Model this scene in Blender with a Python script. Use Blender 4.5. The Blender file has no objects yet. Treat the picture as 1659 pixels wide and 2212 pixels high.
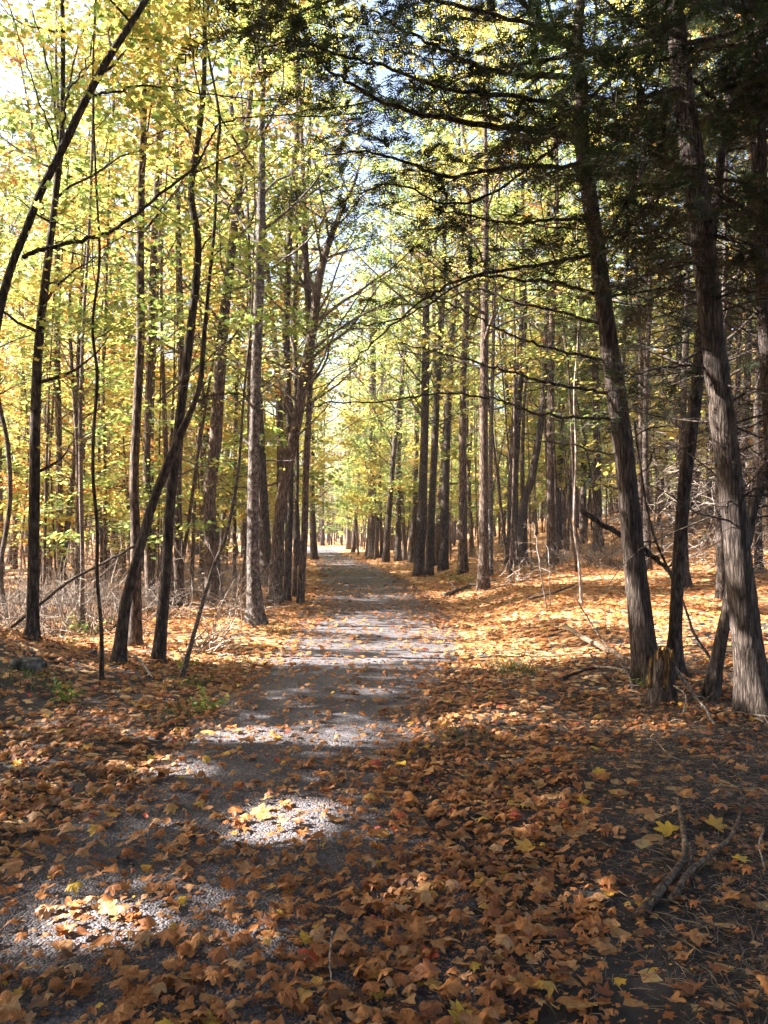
import bpy, math, numpy as np
from mathutils import Vector
S = bpy.context.scene
COL = S.collection
rng = np.random.default_rng(11)
R = math.radians

# ------------------------------------------------------------------ camera
F = 1736.0                      # focal length in units of a 1659 x 2212 picture
CAM_Z = 1.55
PITCH = math.atan(44 / F)
cam = bpy.data.cameras.new('camera')
cam_ob = bpy.data.objects.new('camera', cam); COL.objects.link(cam_ob)
cam_ob.location = (0, 0, CAM_Z); cam_ob.rotation_euler = (R(90) + PITCH, 0, 0)
cam.sensor_fit = 'VERTICAL'; cam.angle = 2 * math.atan(1106 / F)
cam.clip_start = 0.05; cam.clip_end = 2000
S.camera = cam_ob

# ------------------------------------------------------------------ light
SUN_EL = R(33.0); SUN_AZ = R(84.0)          # azimuth counted to the left of the view direction (+Y)
sdir = np.array([-math.sin(SUN_AZ) * math.cos(SUN_EL), math.cos(SUN_AZ) * math.cos(SUN_EL), math.sin(SUN_EL)])
w = bpy.data.worlds.new('World'); S.world = w; w.use_nodes = True
nt = w.node_tree; nt.nodes.clear()
sky = nt.nodes.new('ShaderNodeTexSky'); sky.sky_type = 'NISHITA'; sky.sun_disc = False
sky.sun_elevation = SUN_EL; sky.sun_rotation = -SUN_AZ
sky.air_density = 1.0; sky.dust_density = 4.5; sky.ozone_density = 1.0
bg = nt.nodes.new('ShaderNodeBackground'); bg.inputs[1].default_value = 0.05
wo = nt.nodes.new('ShaderNodeOutputWorld')
nt.links.new(sky.outputs[0], bg.inputs[0]); nt.links.new(bg.outputs[0], wo.inputs[0])
sun = bpy.data.lights.new('sun', 'SUN'); sun.energy = 5.0; sun.angle = R(0.5); sun.color = (1.0, 0.955, 0.94)
sun_ob = bpy.data.objects.new('sun', sun); COL.objects.link(sun_ob)
sun_ob.rotation_euler = Vector(sdir).to_track_quat('Z', 'Y').to_euler()
S.view_settings.view_transform = 'Standard'; S.view_settings.look = 'None'
S.view_settings.exposure = 3.4; S.view_settings.gamma = 1.0
cy = S.cycles
cy.max_bounces = 7; cy.diffuse_bounces = 4; cy.glossy_bounces = 2; cy.transmission_bounces = 4; cy.transparent_max_bounces = 4
cy.caustics_reflective = False; cy.caustics_refractive = False

# ------------------------------------------------------------------ ground shape and pixel helpers
def ss(t):
    t = np.clip(t, 0, 1); return t * t * (3 - 2 * t)
PATH = np.array([(-2, -.7, 1.3), (2.5, -.75, 1.15), (3.6, -.74, 1.1), (4.9, -.75, 0.85), (6, -.62, .9), (7.7, -.5, .98), (10.8, -.2, 1.2),
                 (14, -.15, 1.35), (18, -.3, 1.5), (27, -.7, 1.4), (36, -1.6, 1.35), (45, -2.6, 1.3), (60, -4.4, 1.3), (75, -6.6, 1.3), (95, -12, 1.3)])
def pathc(y): return np.interp(y, PATH[:, 0], PATH[:, 1])
def pathw(y): return np.interp(y, PATH[:, 0], PATH[:, 2])
def H(x, y):
    x = np.asarray(x, float); y = np.asarray(y, float)
    d = np.abs(x - pathc(y)) - pathw(y)
    h = 2.5 * ss((x - 2.2) / 15) * ss((y - 8) / 20)
    h = h + .42 * np.exp(-(((x + 4.6) / 1.5) ** 2 + ((y - 8.3) / 1.2) ** 2)) + .28 * ss((x - 1.7) / 1.6) * ss((y - 7.5) / 4)
    h = h + .16 * np.exp(-(((x - 3.9) / 1.3) ** 2 + ((y - 7.4) / 1.2) ** 2))
    bump = .05 * np.sin(x * 1.3 + y * .4) * np.sin(y * 1.1 - x * .3) + .03 * np.sin(x * 2.9 + 1) * np.sin(y * 2.3)
    h = h + (bump + .05) * ss(d / 1.5 + .1)
    h = h + .5 * ss((y - 60) / 60)
    return h
def ray(px, py):
    dx = (px - 829.5) / F; dz = (1106 - py) / F
    return np.array([dx, math.cos(PITCH) - dz * math.sin(PITCH), math.sin(PITCH) + dz * math.cos(PITCH)])
def at(px, py, D):
    d = ray(px, py); return np.array([0, 0, CAM_Z]) + d * (D / d[1])
def ground(px, py):
    d = ray(px, py); t = 1.0
    while t < 400:
        p = np.array([0, 0, CAM_Z]) + d * t
        if p[2] <= H(p[0], p[1]): return p
        t *= 1.004
    return p

# ------------------------------------------------------------------ where the canopy lets the sun through (on the ground)
_sp = [(550, 1588, 1.5, 100, 17), (620, 1775, 1.0, 105, 50), (245, 2000, 1.0, 125, 55), (400, 1668, .75, 85, 26), (1010, 1655, .6, 70, 16), (1235, 1735, .6, 70, 26),
       (1330, 1955, .6, 130, 26), (640, 1905, .35, 60, 40), (960, 1940, .35, 180, 40), (1560, 1990, .3, 80, 30), (40, 1900, .5, 60, 30), (1250, 1640, .3, 60, 12), (850, 2080, .3, 90, 40), (60, 1640, .3, 60, 30)]
SPOTS = []
for (px, py, s, rx, ry) in _sp:
    c = ground(px, py); e = ground(px + rx, py); f = ground(px, py - ry); g = ground(px, py + ry)
    SPOTS.append((c[0], c[1], abs(e[0] - c[0]), abs(f[1] - g[1]) / 2, min(1, s)))
def wn(x, y, s):
    return (np.sin(x * 2.1 / s + 1.7 * np.sin(y * 1.3 / s)) + np.sin(y * 2.7 / s + 1.3 * np.sin(x * 1.9 / s + 2)) + np.sin((x + y) * 1.6 / s + 4)) / 3
def shade_keep(x, y):
    """probability that a leaf whose shadow lands at x, y is there"""
    k = np.ones_like(x)
    n = wn(x * .6, y, .8)
    band = ss((y - 8.2) / 1.6) * (1 - ss((y - 17.5) / 4))
    band = band * ss((x + 7.5) / 4)
    edge = 9.6 - .22 * x
    mid = .9 - .85 * ss((n + .35) / .5)
    nb = np.where(x > 1.5, wn(x * .5, y, .75), wn(x * .3, y, .42)); lit = np.clip(.01 + 1.0 * ss((-nb - np.where(x > 1.5, .0, .2)) / .22), 0, 1)
    k = k * (1 - band) + band * lit
    far = ss((y - 17) / 4)
    k = k * (1 - far) + far * np.clip(.05 + .8 * ss((n + .15) / .4), 0, 1)
    side = ss((-x - 3.0) / 2) * ss((y - 8) / 2)
    k = k * (1 - side) + side * np.clip(.05 + .35 * ss((n - .05) / .4), 0, 1)
    fk = ss((wn(x * .7, y, .16) - .48) / .2) * (1 - ss((y - 8.5) / 1)); k = k * (1 - .75 * fk)
    for (cx, cyy, rx, ry, s) in SPOTS:
        q = ((x - cx) / rx) ** 2 + ((y - cyy) / ry) ** 2
        k = k * (1 - s * np.clip(1.7 - q, 0, 1))
    return k
LIT_TRUNKS = []
for (px, pb, ptop, yb, hw, s_) in [(1575, 1500, 760, 1545, .25, .85), (1350, 1300, 900, 1470, .25, .9), (88, 1300, 700, 1380, .2, .6), (1495, 1000, 860, 1465, .2, .8), (1108, 1150, 700, 1217, .3, .9), (915, 1100, 700, 1246, .25, .5), (549, 1300, 700, 1347, .2, .95), (600, 1290, 760, 1304, .25, .95), (456, 1280, 800, 1303, .25, .9), (293, 1350, 700, 1398, .2, .9),
                               (1045, 1240, 640, 1274, .25, .9), (388, 1280, 900, 1306, .2, .8), (130, 1250, 800, 1296, .2, .7), (656, 1280, 800, 1305, .2, .7)]:
    g_ = ground(px, yb); a_ = at(px, pb, g_[1]); b_ = at(px, ptop, g_[1]); LIT_TRUNKS.append((a_[0], a_[1], a_[2], b_[2], hw, s_))
def keep_mask(p):
    t = p[:, 2] / sdir[2]
    gx = p[:, 0] - sdir[0] * t; gy = p[:, 1] - sdir[1] * t
    inr = (gx > -14) & (gx < 16) & (gy > 0) & (gy < 60)
    k = shade_keep(gx, gy)
    ok_ = (~inr) | (rng.random(len(p)) < k)
    for (x0, y0, z0, z1, hw, s_) in LIT_TRUNKS:
        t = (x0 - p[:, 0]) / -sdir[0]; py_ = p[:, 1] - sdir[1] * t; pz_ = p[:, 2] - sdir[2] * t
        hit = (t > .35) & (np.abs(py_ - y0) < hw) & (pz_ > z0) & (pz_ < z1) & (wn(pz_ * 3, pz_ * 0 + y0, .9) < .5)
        ok_ &= ~(hit & (rng.random(len(p)) < s_))
    return ok_

# ------------------------------------------------------------------ materials
def mat(name):
    m = bpy.data.materials.new(name); m.use_nodes = True; n = m.node_tree
    return m, n, n.nodes['Principled BSDF'], n.nodes['Material Output']
def ramp(n, stops, interp='LINEAR'):
    r = n.nodes.new('ShaderNodeValToRGB'); r.color_ramp.interpolation = interp
    el = r.color_ramp.elements
    while len(el) < len(stops): el.new(.5)
    for e, (p, c) in zip(el, stops): e.position = p; e.color = (*c, 1)
    return r
def noise(n, scale, detail=4, rough=.55, vec=None):
    t = n.nodes.new('ShaderNodeTexNoise'); t.inputs['Scale'].default_value = scale; t.inputs['Detail'].default_value = detail
    t.inputs['Roughness'].default_value = rough
    if vec is not None: n.links.new(vec, t.inputs['Vector'])
    return t
def coords(n, sc=(1, 1, 1), kind='Object'):
    c = n.nodes.new('ShaderNodeTexCoord'); mp = n.nodes.new('ShaderNodeMapping'); mp.inputs['Scale'].default_value = sc
    n.links.new(c.outputs[kind], mp.inputs[0]); return mp.outputs[0]
def leaf_mat(name, stops, trans=.5, gain=1.5, blotch=0.0):
    m, n, p, out = mat(name)
    a = n.nodes.new('ShaderNodeAttribute'); a.attribute_name = 'tint'
    r = ramp(n, stops); n.links.new(a.outputs['Fac'], r.inputs[0]); c = r.outputs[0]
    if blotch:
        nz = noise(n, 38, 4, .6, coords(n))
        rr = ramp(n, [(.35, (1, 1, 1)), (.75, (1 - blotch, 1 - blotch * 1.15, 1 - blotch * 1.3))]); n.links.new(nz.outputs[0], rr.inputs[0])
        mx = n.nodes.new('ShaderNodeMix'); mx.data_type = 'RGBA'; mx.blend_type = 'MULTIPLY'; mx.inputs[0].default_value = 1
        n.links.new(c, mx.inputs[6]); n.links.new(rr.outputs[0], mx.inputs[7]); c = mx.outputs[2]
    n.links.new(c, p.inputs['Base Color']); p.inputs['Roughness'].default_value = .55; p.inputs['Specular IOR Level'].default_value = .3
    if trans:
        t = n.nodes.new('ShaderNodeBsdfTranslucent')
        g = n.nodes.new('ShaderNodeMix'); g.data_type = 'RGBA'; g.blend_type = 'MULTIPLY'; g.inputs[0].default_value = 1
        n.links.new(c, g.inputs[6]); g.inputs[7].default_value = (gain, gain, gain * .85, 1)
        n.links.new(g.outputs[2], t.inputs[0])
        ms = n.nodes.new('ShaderNodeMixShader'); ms.inputs[0].default_value = trans
        n.links.new(p.outputs[0], ms.inputs[1]); n.links.new(t.outputs[0], ms.inputs[2]); n.links.new(ms.outputs[0], out.inputs[0])
    return m
def bark_mat(name, c1, c2, c3, sc=(20, 20, 5), bump=.9):
    m, n, p, out = mat(name)
    v = coords(n, sc); a = noise(n, 1.6, 6, .65, v)
    b = noise(n, 1.3, 3, .5, coords(n, (1, 1, .7)))
    r = ramp(n, [(.38, c1), (.5, c2), (.64, c3)]); n.links.new(a.outputs[0], r.inputs[0])
    rb = ramp(n, [(.3, (.62, .62, .66)), (.7, (1.15, 1.12, 1.05))]); n.links.new(b.outputs[0], rb.inputs[0])
    mx = n.nodes.new('ShaderNodeMix'); mx.data_type = 'RGBA'; mx.blend_type = 'MULTIPLY'; mx.inputs[0].default_value = 1
    n.links.new(r.outputs[0], mx.inputs[6]); n.links.new(rb.outputs[0], mx.inputs[7])
    n.links.new(mx.outputs[2], p.inputs['Base Color']); p.inputs['Roughness'].default_value = .9; p.inputs['Specular IOR Level'].default_value = .15
    bu = n.nodes.new('ShaderNodeBump'); bu.inputs['Strength'].default_value = bump; bu.inputs['Distance'].default_value = .03
    vo = n.nodes.new('ShaderNodeTexVoronoi'); vo.feature = 'DISTANCE_TO_EDGE'; vo.inputs['Scale'].default_value = 1.1
    wv = n.nodes.new('ShaderNodeMix'); wv.data_type = 'RGBA'; wv.blend_type = 'ADD'; wv.inputs[0].default_value = .9; n.links.new(v, wv.inputs[6]); n.links.new(a.outputs['Color'], wv.inputs[7]); n.links.new(wv.outputs[2], vo.inputs['Vector'])
    cr = ramp(n, [(0, (.35, .35, .35)), (.16, (1, 1, 1))]); n.links.new(vo.outputs['Distance'], cr.inputs[0])
    m2 = n.nodes.new('ShaderNodeMix'); m2.data_type = 'RGBA'; m2.blend_type = 'MULTIPLY'; m2.inputs[0].default_value = .85
    n.links.new(mx.outputs[2], m2.inputs[6]); n.links.new(cr.outputs[0], m2.inputs[7]); n.links.new(m2.outputs[2], p.inputs['Base Color'])
    ad = n.nodes.new('ShaderNodeMath'); ad.operation = 'MULTIPLY'; n.links.new(a.outputs[0], ad.inputs[0]); n.links.new(cr.outputs[0], ad.inputs[1])
    n.links.new(ad.outputs[0], bu.inputs['Height']); n.links.new(bu.outputs[0], p.inputs['Normal'])
    return m
M = {}
M['maple_bark'] = bark_mat('maple_bark', (.042, .028, .019), (.125, .085, .058), (.26, .19, .14))
M['grey_bark'] = bark_mat('grey_bark', (.045, .038, .032), (.13, .108, .09), (.26, .225, .19), sc=(12, 12, 9), bump=.5)
M['dark_bark'] = bark_mat('dark_bark', (.035, .026, .02), (.085, .065, .05), (.16, .125, .10))
M['cedar_bark'] = bark_mat('cedar_bark', (.04, .028, .021), (.095, .072, .056), (.19, .15, .12), sc=(36, 36, 4.2), bump=.9)
M['twig'] = bark_mat('twig_bark', (.08, .06, .045), (.15, .12, .09), (.25, .2, .16), sc=(20, 20, 20), bump=.2)
M['dead_wood'] = bark_mat('dead_wood', (.16, .12, .09), (.33, .27, .21), (.5, .43, .36), sc=(30, 30, 8), bump=.4)
M['log_bark'] = bark_mat('log_bark', (.07, .045, .028), (.16, .11, .07), (.26, .19, .13), sc=(20, 20, 20), bump=.6)
M['rot_wood'] = bark_mat('rotten_wood', (.05, .03, .015), (.20, .11, .04), (.42, .24, .09), sc=(26, 26, 5), bump=1)
M['yellow'] = leaf_mat('yellow_foliage', [(0, (.18, .21, .045)), (.35, (.33, .31, .075)), (.75, (.46, .35, .10)), (1, (.50, .28, .10))], gain=1.45)
M['lime'] = leaf_mat('lime_foliage', [(0, (.07, .115, .03)), (.4, (.18, .24, .065)), (.8, (.33, .33, .09)), (1, (.43, .34, .10))], gain=1.45)
M['orange'] = leaf_mat('orange_foliage', [(0, (.28, .22, .03)), (.35, (.42, .24, .05)), (.75, (.45, .19, .07)), (1, (.42, .13, .06))], gain=1.35)
M['green'] = leaf_mat('green_foliage', [(0, (.06, .11, .02)), (.5, (.16, .21, .04)), (1, (.32, .31, .06))])
M['conifer'] = leaf_mat('conifer_needles', [(0, (.010, .019, .008)), (.6, (.022, .036, .012)), (1, (.055, .065, .018))], trans=.18, gain=1.2)
M['litter'] = leaf_mat('fallen_leaf', [(0, (.07, .028, .013)), (.15, (.19, .068, .024)), (.3, (.38, .135, .035)), (.5, (.46, .195, .055)), (.68, (.49, .27, .125)), (.78, (.50, .27, .055)),
                                       (.88, (.60, .38, .035)), (.93, (.48, .085, .03)), (1, (.36, .05, .04))], trans=.22, gain=1.1, blotch=.45)
M['grass'] = leaf_mat('grass_blade', [(0, (.05, .075, .02)), (.5, (.10, .13, .035)), (1, (.24, .20, .08))], trans=.3, gain=1.2)
def ground_mat():
    m, n, p, out = mat('forest_floor')
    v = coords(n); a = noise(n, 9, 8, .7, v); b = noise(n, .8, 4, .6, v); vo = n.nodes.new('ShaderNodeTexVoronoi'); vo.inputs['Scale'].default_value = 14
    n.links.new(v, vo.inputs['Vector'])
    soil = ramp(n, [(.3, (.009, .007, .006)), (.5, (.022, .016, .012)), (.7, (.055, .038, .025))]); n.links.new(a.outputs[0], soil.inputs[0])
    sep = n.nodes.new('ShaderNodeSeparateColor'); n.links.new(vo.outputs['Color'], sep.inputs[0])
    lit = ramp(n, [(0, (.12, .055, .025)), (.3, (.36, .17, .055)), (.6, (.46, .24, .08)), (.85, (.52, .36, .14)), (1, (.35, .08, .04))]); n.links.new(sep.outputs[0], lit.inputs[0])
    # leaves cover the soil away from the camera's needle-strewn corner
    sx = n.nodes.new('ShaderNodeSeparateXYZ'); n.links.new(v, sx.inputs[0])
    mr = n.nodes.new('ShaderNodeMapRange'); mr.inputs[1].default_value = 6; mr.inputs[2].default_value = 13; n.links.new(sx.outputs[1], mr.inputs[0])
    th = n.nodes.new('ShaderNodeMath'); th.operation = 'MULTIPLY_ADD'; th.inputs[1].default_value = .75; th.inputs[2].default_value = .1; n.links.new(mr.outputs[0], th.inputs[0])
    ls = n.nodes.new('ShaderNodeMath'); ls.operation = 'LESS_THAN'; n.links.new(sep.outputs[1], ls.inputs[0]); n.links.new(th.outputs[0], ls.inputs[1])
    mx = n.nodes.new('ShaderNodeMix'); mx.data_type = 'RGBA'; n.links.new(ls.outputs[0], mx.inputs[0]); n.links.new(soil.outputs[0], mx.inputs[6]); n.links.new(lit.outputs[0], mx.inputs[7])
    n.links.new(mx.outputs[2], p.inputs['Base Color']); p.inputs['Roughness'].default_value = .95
    bu = n.nodes.new('ShaderNodeBump'); bu.inputs['Strength'].default_value = .8; bu.inputs['Distance'].default_value = .03
    n.links.new(a.outputs[0], bu.inputs['Height']); n.links.new(bu.outputs[0], p.inputs['Normal'])
    return m
def gravel_mat():
    m, n, p, out = mat('gravel')
    v = coords(n); vo = n.nodes.new('ShaderNodeTexVoronoi'); vo.inputs['Scale'].default_value = 85; n.links.new(v, vo.inputs['Vector'])
    sep = n.nodes.new('ShaderNodeSeparateColor'); n.links.new(vo.outputs['Color'], sep.inputs[0])
    r = ramp(n, [(0, (.045, .038, .038)), (.5, (.082, .071, .071)), (.85, (.112, .098, .098)), (1, (.17, .15, .148))]); n.links.new(sep.outputs[0], r.inputs[0])
    b = noise(n, 1.6, 5, .6, v); rb = ramp(n, [(.35, (.65, .62, .6)), (.65, (1.2, 1.2, 1.2))]); n.links.new(b.outputs[0], rb.inputs[0])
    mx = n.nodes.new('ShaderNodeMix'); mx.data_type = 'RGBA'; mx.blend_type = 'MULTIPLY'; mx.inputs[0].default_value = 1
    n.links.new(r.outputs[0], mx.inputs[6]); n.links.new(rb.outputs[0], mx.inputs[7]); n.links.new(mx.outputs[2], p.inputs['Base Color'])
    p.inputs['Roughness'].default_value = .85
    bu = n.nodes.new('ShaderNodeBump'); bu.inputs['Strength'].default_value = 1; bu.inputs['Distance'].default_value = .012; bu.invert = True
    n.links.new(vo.outputs['Distance'], bu.inputs['Height'])
    nz = noise(n, 30, 4, .6, v); b2 = n.nodes.new('ShaderNodeBump'); b2.inputs['Strength'].default_value = .5; b2.inputs['Distance'].default_value = .02
    n.links.new(nz.outputs[0], b2.inputs['Height']); n.links.new(bu.outputs[0], b2.inputs['Normal']); n.links.new(b2.outputs[0], p.inputs['Normal'])
    return m
M['ground'] = ground_mat(); M['gravel'] = gravel_mat()

# ------------------------------------------------------------------ mesh helpers
def mesh(name, verts, faces, material, tint=None, smooth=False):
    """faces: list of (k, array[n,k]) blocks"""
    me = bpy.data.meshes.new(name)
    verts = np.ascontiguousarray(verts, np.float32)
    blocks = [np.asarray(f, np.int32) for f in faces if len(f)]
    tot = np.concatenate([np.full(len(b), b.shape[1], np.int32) for b in blocks]); li = np.concatenate([b.ravel() for b in blocks])
    me.vertices.add(len(verts)); me.vertices.foreach_set('co', verts.ravel())
    me.loops.add(len(li)); me.loops.foreach_set('vertex_index', li)
    me.polygons.add(len(tot)); st = np.concatenate([[0], np.cumsum(tot)[:-1]]).astype(np.int32)
    me.polygons.foreach_set('loop_start', st); me.polygons.foreach_set('loop_total', tot)
    if tint is not None:
        a = me.attributes.new('tint', 'FLOAT', 'FACE'); a.data.foreach_set('value', np.ascontiguousarray(tint, np.float32))
    me.update(calc_edges=True)
    me.polygons.foreach_set('use_smooth', np.full(len(tot), smooth, bool))
    me.materials.append(material); return me
def link(name, me, parent=None, loc=None):
    o = bpy.data.objects.new(name, me); COL.objects.link(o)
    if parent is not None: o.parent = parent
    if loc is not None: o.location = loc
    return o
def thing(name, label, cat, loc, group=None):
    o = bpy.data.objects.new(name, None); COL.objects.link(o); o.location = tuple(float(v) for v in loc); o.empty_display_size = .2
    o['label'] = label; o['category'] = cat
    if group: o['group'] = group
    return o
def tag(o, label, cat, group=None):
    o['label'] = label; o['category'] = cat
    if group: o['group'] = group
    return o
def catmull(P, n):
    P = np.asarray(P, float)
    if len(P) == 2: P = np.array([P[0], (P[0] + P[1]) / 2, P[1]])
    Q = np.vstack([2 * P[0] - P[1], P, 2 * P[-1] - P[-2]]); out = []
    for i in range(len(P) - 1):
        a, b, c, d = Q[i:i + 4]
        t = np.linspace(0, 1, n, endpoint=False)[:, None]
        out.append(.5 * (2 * b + (c - a) * t + (2 * a - 5 * b + 4 * c - d) * t ** 2 + (3 * b - a - 3 * c + d) * t ** 3))
    out.append(P[-1:]); return np.vstack(out)
class Tubes:
    def __init__(s): s.V = []; s.Fq = []; s.Ft = []; s.n = 0
    def add(s, P, rad, sides=5, rough=0, flare=None):
        P = np.asarray(P, float); rad = np.broadcast_to(np.asarray(rad, float), (len(P),)).copy()
        T = np.gradient(P, axis=0); T /= np.linalg.norm(T, axis=1)[:, None] + 1e-9
        ref = np.array([0, 0, 1.]) if abs(T[0, 2]) < .8 else np.array([1., 0, 0])
        U = np.cross(T, ref); U /= np.linalg.norm(U, axis=1)[:, None] + 1e-9; W = np.cross(T, U)
        th = np.arange(sides) * 2 * math.pi / sides
        rr = rad[:, None] * np.ones(sides)[None]
        if rough:
            zz = np.cumsum(np.r_[0, np.linalg.norm(np.diff(P, axis=0), axis=1)])
            ph = rng.random(4) * 6
            rr = rr * (1 + rough * (np.sin(2 * th[None] + ph[0] + zz[:, None] * 1.1) * .5 + np.sin(3 * th[None] + ph[1] - zz[:, None] * 2.3) * .35 + np.sin(5 * th[None] + ph[2] + zz[:, None] * .6) * .3
                           + rng.normal(0, .25, rr.shape)))
        if flare is not None:
            ph = rng.random() * 6
            rr = rr * (1 + flare[:, None] * (.75 + .45 * np.sin(4 * th[None] + ph) + .2 * np.sin(7 * th[None] + ph)))
        V = P[:, None] + U[:, None] * (rr * np.cos(th))[..., None] + W[:, None] * (rr * np.sin(th))[..., None]
        m = len(P); idx = np.arange(m * sides).reshape(m, sides) + s.n
        a = idx[:-1]; b = idx[1:]
        s.Fq.append(np.stack([a, np.roll(a, -1, 1), np.roll(b, -1, 1), b], -1).reshape(-1, 4))
        s.V.append(V.reshape(-1, 3)); s.n += m * sides
        s.V.append(P[-1:] + T[-1:] * rad[-1] * .5); s.V.append(P[:1]); k = s.n; s.n += 2
        s.Ft.append(np.stack([idx[-1], np.roll(idx[-1], -1), np.full(sides, k)], -1)); s.Ft.append(np.stack([np.roll(idx[0], -1), idx[0], np.full(sides, k + 1)], -1))
    def mesh(s, name, material, off=(0, 0, 0)):
        return mesh(name, np.vstack(s.V) - np.asarray(off), [np.vstack(s.Fq), np.vstack(s.Ft)], material, smooth=True)
# leaf shapes (unit size, lying in xy)
KITE = np.array([(-.5, 0, 0), (0, -.38, .05), (.55, 0, -.04), (0, .38, .05)])
STAR = []
for a, r in [(0, 1.0), (24, .52), (52, .9), (78, .42), (112, .62), (150, .30), (180, .18), (210, .30), (248, .62), (282, .42), (308, .9), (336, .52)]:
    STAR.append((r * .56 * math.cos(R(a)), r * .56 * math.sin(R(a)), 0))
STAR = np.array(STAR)
def frames(nrm, spin):
    nrm = nrm / np.linalg.norm(nrm, axis=1)[:, None]
    a = np.stack([np.cos(spin), np.sin(spin), np.zeros_like(spin)], 1)
    a = a - nrm * (a * nrm).sum(1)[:, None]; a /= np.linalg.norm(a, axis=1)[:, None] + 1e-9
    return a, np.cross(nrm, a), nrm
def leaves_mesh(name, pos, nrm, spin, size, tint, material, shape=KITE, off=(0, 0, 0)):
    a, b, c = frames(nrm, spin)
    k = len(shape)
    V = pos[:, None] - np.asarray(off) + size[:, None, None] * (a[:, None] * shape[None, :, :1] + b[:, None] * shape[None, :, 1:2] + c[:, None] * shape[None, :, 2:3])
    idx = np.arange(len(pos) * k).reshape(-1, k)
    return mesh(name, V.reshape(-1, 3), [idx], material, tint)

# ------------------------------------------------------------------ ground, path
def gridmesh(name, xs, ys, zf, material):
    X, Y = np.meshgrid(xs, ys); Z = zf(X, Y); V = np.stack([X, Y, Z], -1).reshape(-1, 3)
    i = np.arange(len(xs) * len(ys)).reshape(len(ys), len(xs))
    return mesh(name, V, [np.stack([i[:-1, :-1], i[:-1, 1:], i[1:, 1:], i[1:, :-1]], -1).reshape(-1, 4)], material, smooth=True)
sp = lambda a, b, n, k: np.sign(np.linspace(a, b, n)) * (np.abs(np.linspace(a, b, n)) ** k)
xs = sp(-1, 1, 241, 2.2) * 500
ys = np.concatenate([np.linspace(-500, -20, 12), np.arange(-19, 30, .18), np.arange(30, 70, .6), np.linspace(71, 120, 40), np.linspace(125, 900, 40)])
def gz(x, y):
    d = np.abs(x - pathc(y)) - pathw(y)
    return H(x, y) - .045 * (1 - ss((d + .25) / .3)) + .018 * wn(x, y, .35) * (y < 30)
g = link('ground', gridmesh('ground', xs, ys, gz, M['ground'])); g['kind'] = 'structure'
py_ = np.concatenate([np.arange(-3, 30, .12), np.arange(30, 92, .5)]); u = np.linspace(-1, 1, 25)
X = pathc(py_)[:, None] + (pathw(py_)[:, None] + .12 * wn(py_, py_ * .7, .5)[:, None]) * u[None]; Y = np.repeat(py_[:, None], 25, 1)
Z = H(X, Y) - .004 + .022 * (1 - u[None] ** 2) * .6 + .006 * wn(X * 3, Y * 3, .6)
i = np.arange(X.size).reshape(X.shape)
pm = mesh('path', np.stack([X, Y, Z], -1).reshape(-1, 3), [np.stack([i[:-1, :-1], i[:-1, 1:], i[1:, 1:], i[1:, :-1]], -1).reshape(-1, 4)], M['gravel'], smooth=True)
p = link('path', pm); p['kind'] = 'structure'
def GZ(x, y):
    d = np.abs(x - pathc(y)) / pathw(y)
    return np.where(d < 1, H(x, y) + .008, gz(x, y))

# ------------------------------------------------------------------ fallen leaves
RING = [(0, 1.0), (9, .84), (20, .70), (27, .60), (36, .78), (46, .98), (56, .84), (68, .66), (80, .54), (94, .68), (110, .78), (128, .58), (150, .44), (172, .28),
        (188, .28), (210, .44), (232, .58), (250, .78), (266, .68), (280, .54), (292, .66), (304, .84), (314, .98), (324, .78), (333, .60), (340, .70), (351, .84)]
RING = np.array([(r * math.cos(R(a)), r * math.sin(R(a))) for a, r in RING]) * .58
AN = np.arctan2(RING[:, 1], RING[:, 0])
OVAL = np.stack([.5 * np.cos(AN), .24 * np.sin(AN) * (1 - .15 * np.cos(AN))], 1)
TORN = RING * np.where((AN > .5) & (AN < 1.25), .5, 1)[:, None]; NARROW = RING * np.array([1.08, .72])
def leaf_template(curl, fold, twist, seed, RING=RING):
    q = np.random.default_rng(seed); n = len(RING)
    o = RING * (1 + q.normal(0, .06, (n, 1))); inn = RING * .52
    P2 = np.vstack([[[-.02, 0]], inn, o]); r = np.linalg.norm(P2, axis=1)
    x, y = P2[:, 0], P2[:, 1]
    z = curl * r ** 2 * 1.6 + fold * np.abs(y) * .9 + twist * x * y * 2.2 + .05 * np.sin(x * 9 + seed) * np.sin(y * 8 + 2 * seed) * (r > .1)
    z += q.normal(0, .05, len(z)) * (r > .35) * (abs(curl) + .3)
    k = 1 / (1 + abs(curl) * r * .9)
    V = np.stack([x * k, y * k, z], 1)
    st = np.array([[-.02, .008, .0], [-.02, -.008, 0], [-.5, -.006, .07], [-.5, .006, .07]])
    a = np.arange(1, n + 1); b = np.roll(a, -1)
    tri = np.stack([np.zeros(n, int), a, b], 1); quad = np.stack([a, a + n, b + n, b], 1)
    V = np.vstack([V, st]); quad = np.vstack([quad, [[1 + 2 * n, 2 + 2 * n, 3 + 2 * n, 4 + 2 * n]]])
    return V, tri, quad
TEMPL = [leaf_template(c, f, t, s) for s, (c, f, t) in enumerate([(.15, .1, .2), (.35, .2, -.3), (-.45, -.2, .2), (.55, -.5, .5), (-.8, -.3, -.4), (-.3, -.6, .3), (.05, -.1, .1), (-1.1, .5, -.3), (-.4, .4, .7), (-.2, 0, -.9)])]
TEMPL += [leaf_template(.3, .3, .3, 21, TORN), leaf_template(-.5, .4, .2, 22, NARROW), leaf_template(.3, .5, .3, 23, OVAL), leaf_template(-.9, -.4, .6, 24, TORN)]
LOWV = np.array([(.0, 0, 0)] + [tuple(v) for v in STAR]); LOWV2 = LOWV.copy()
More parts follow.
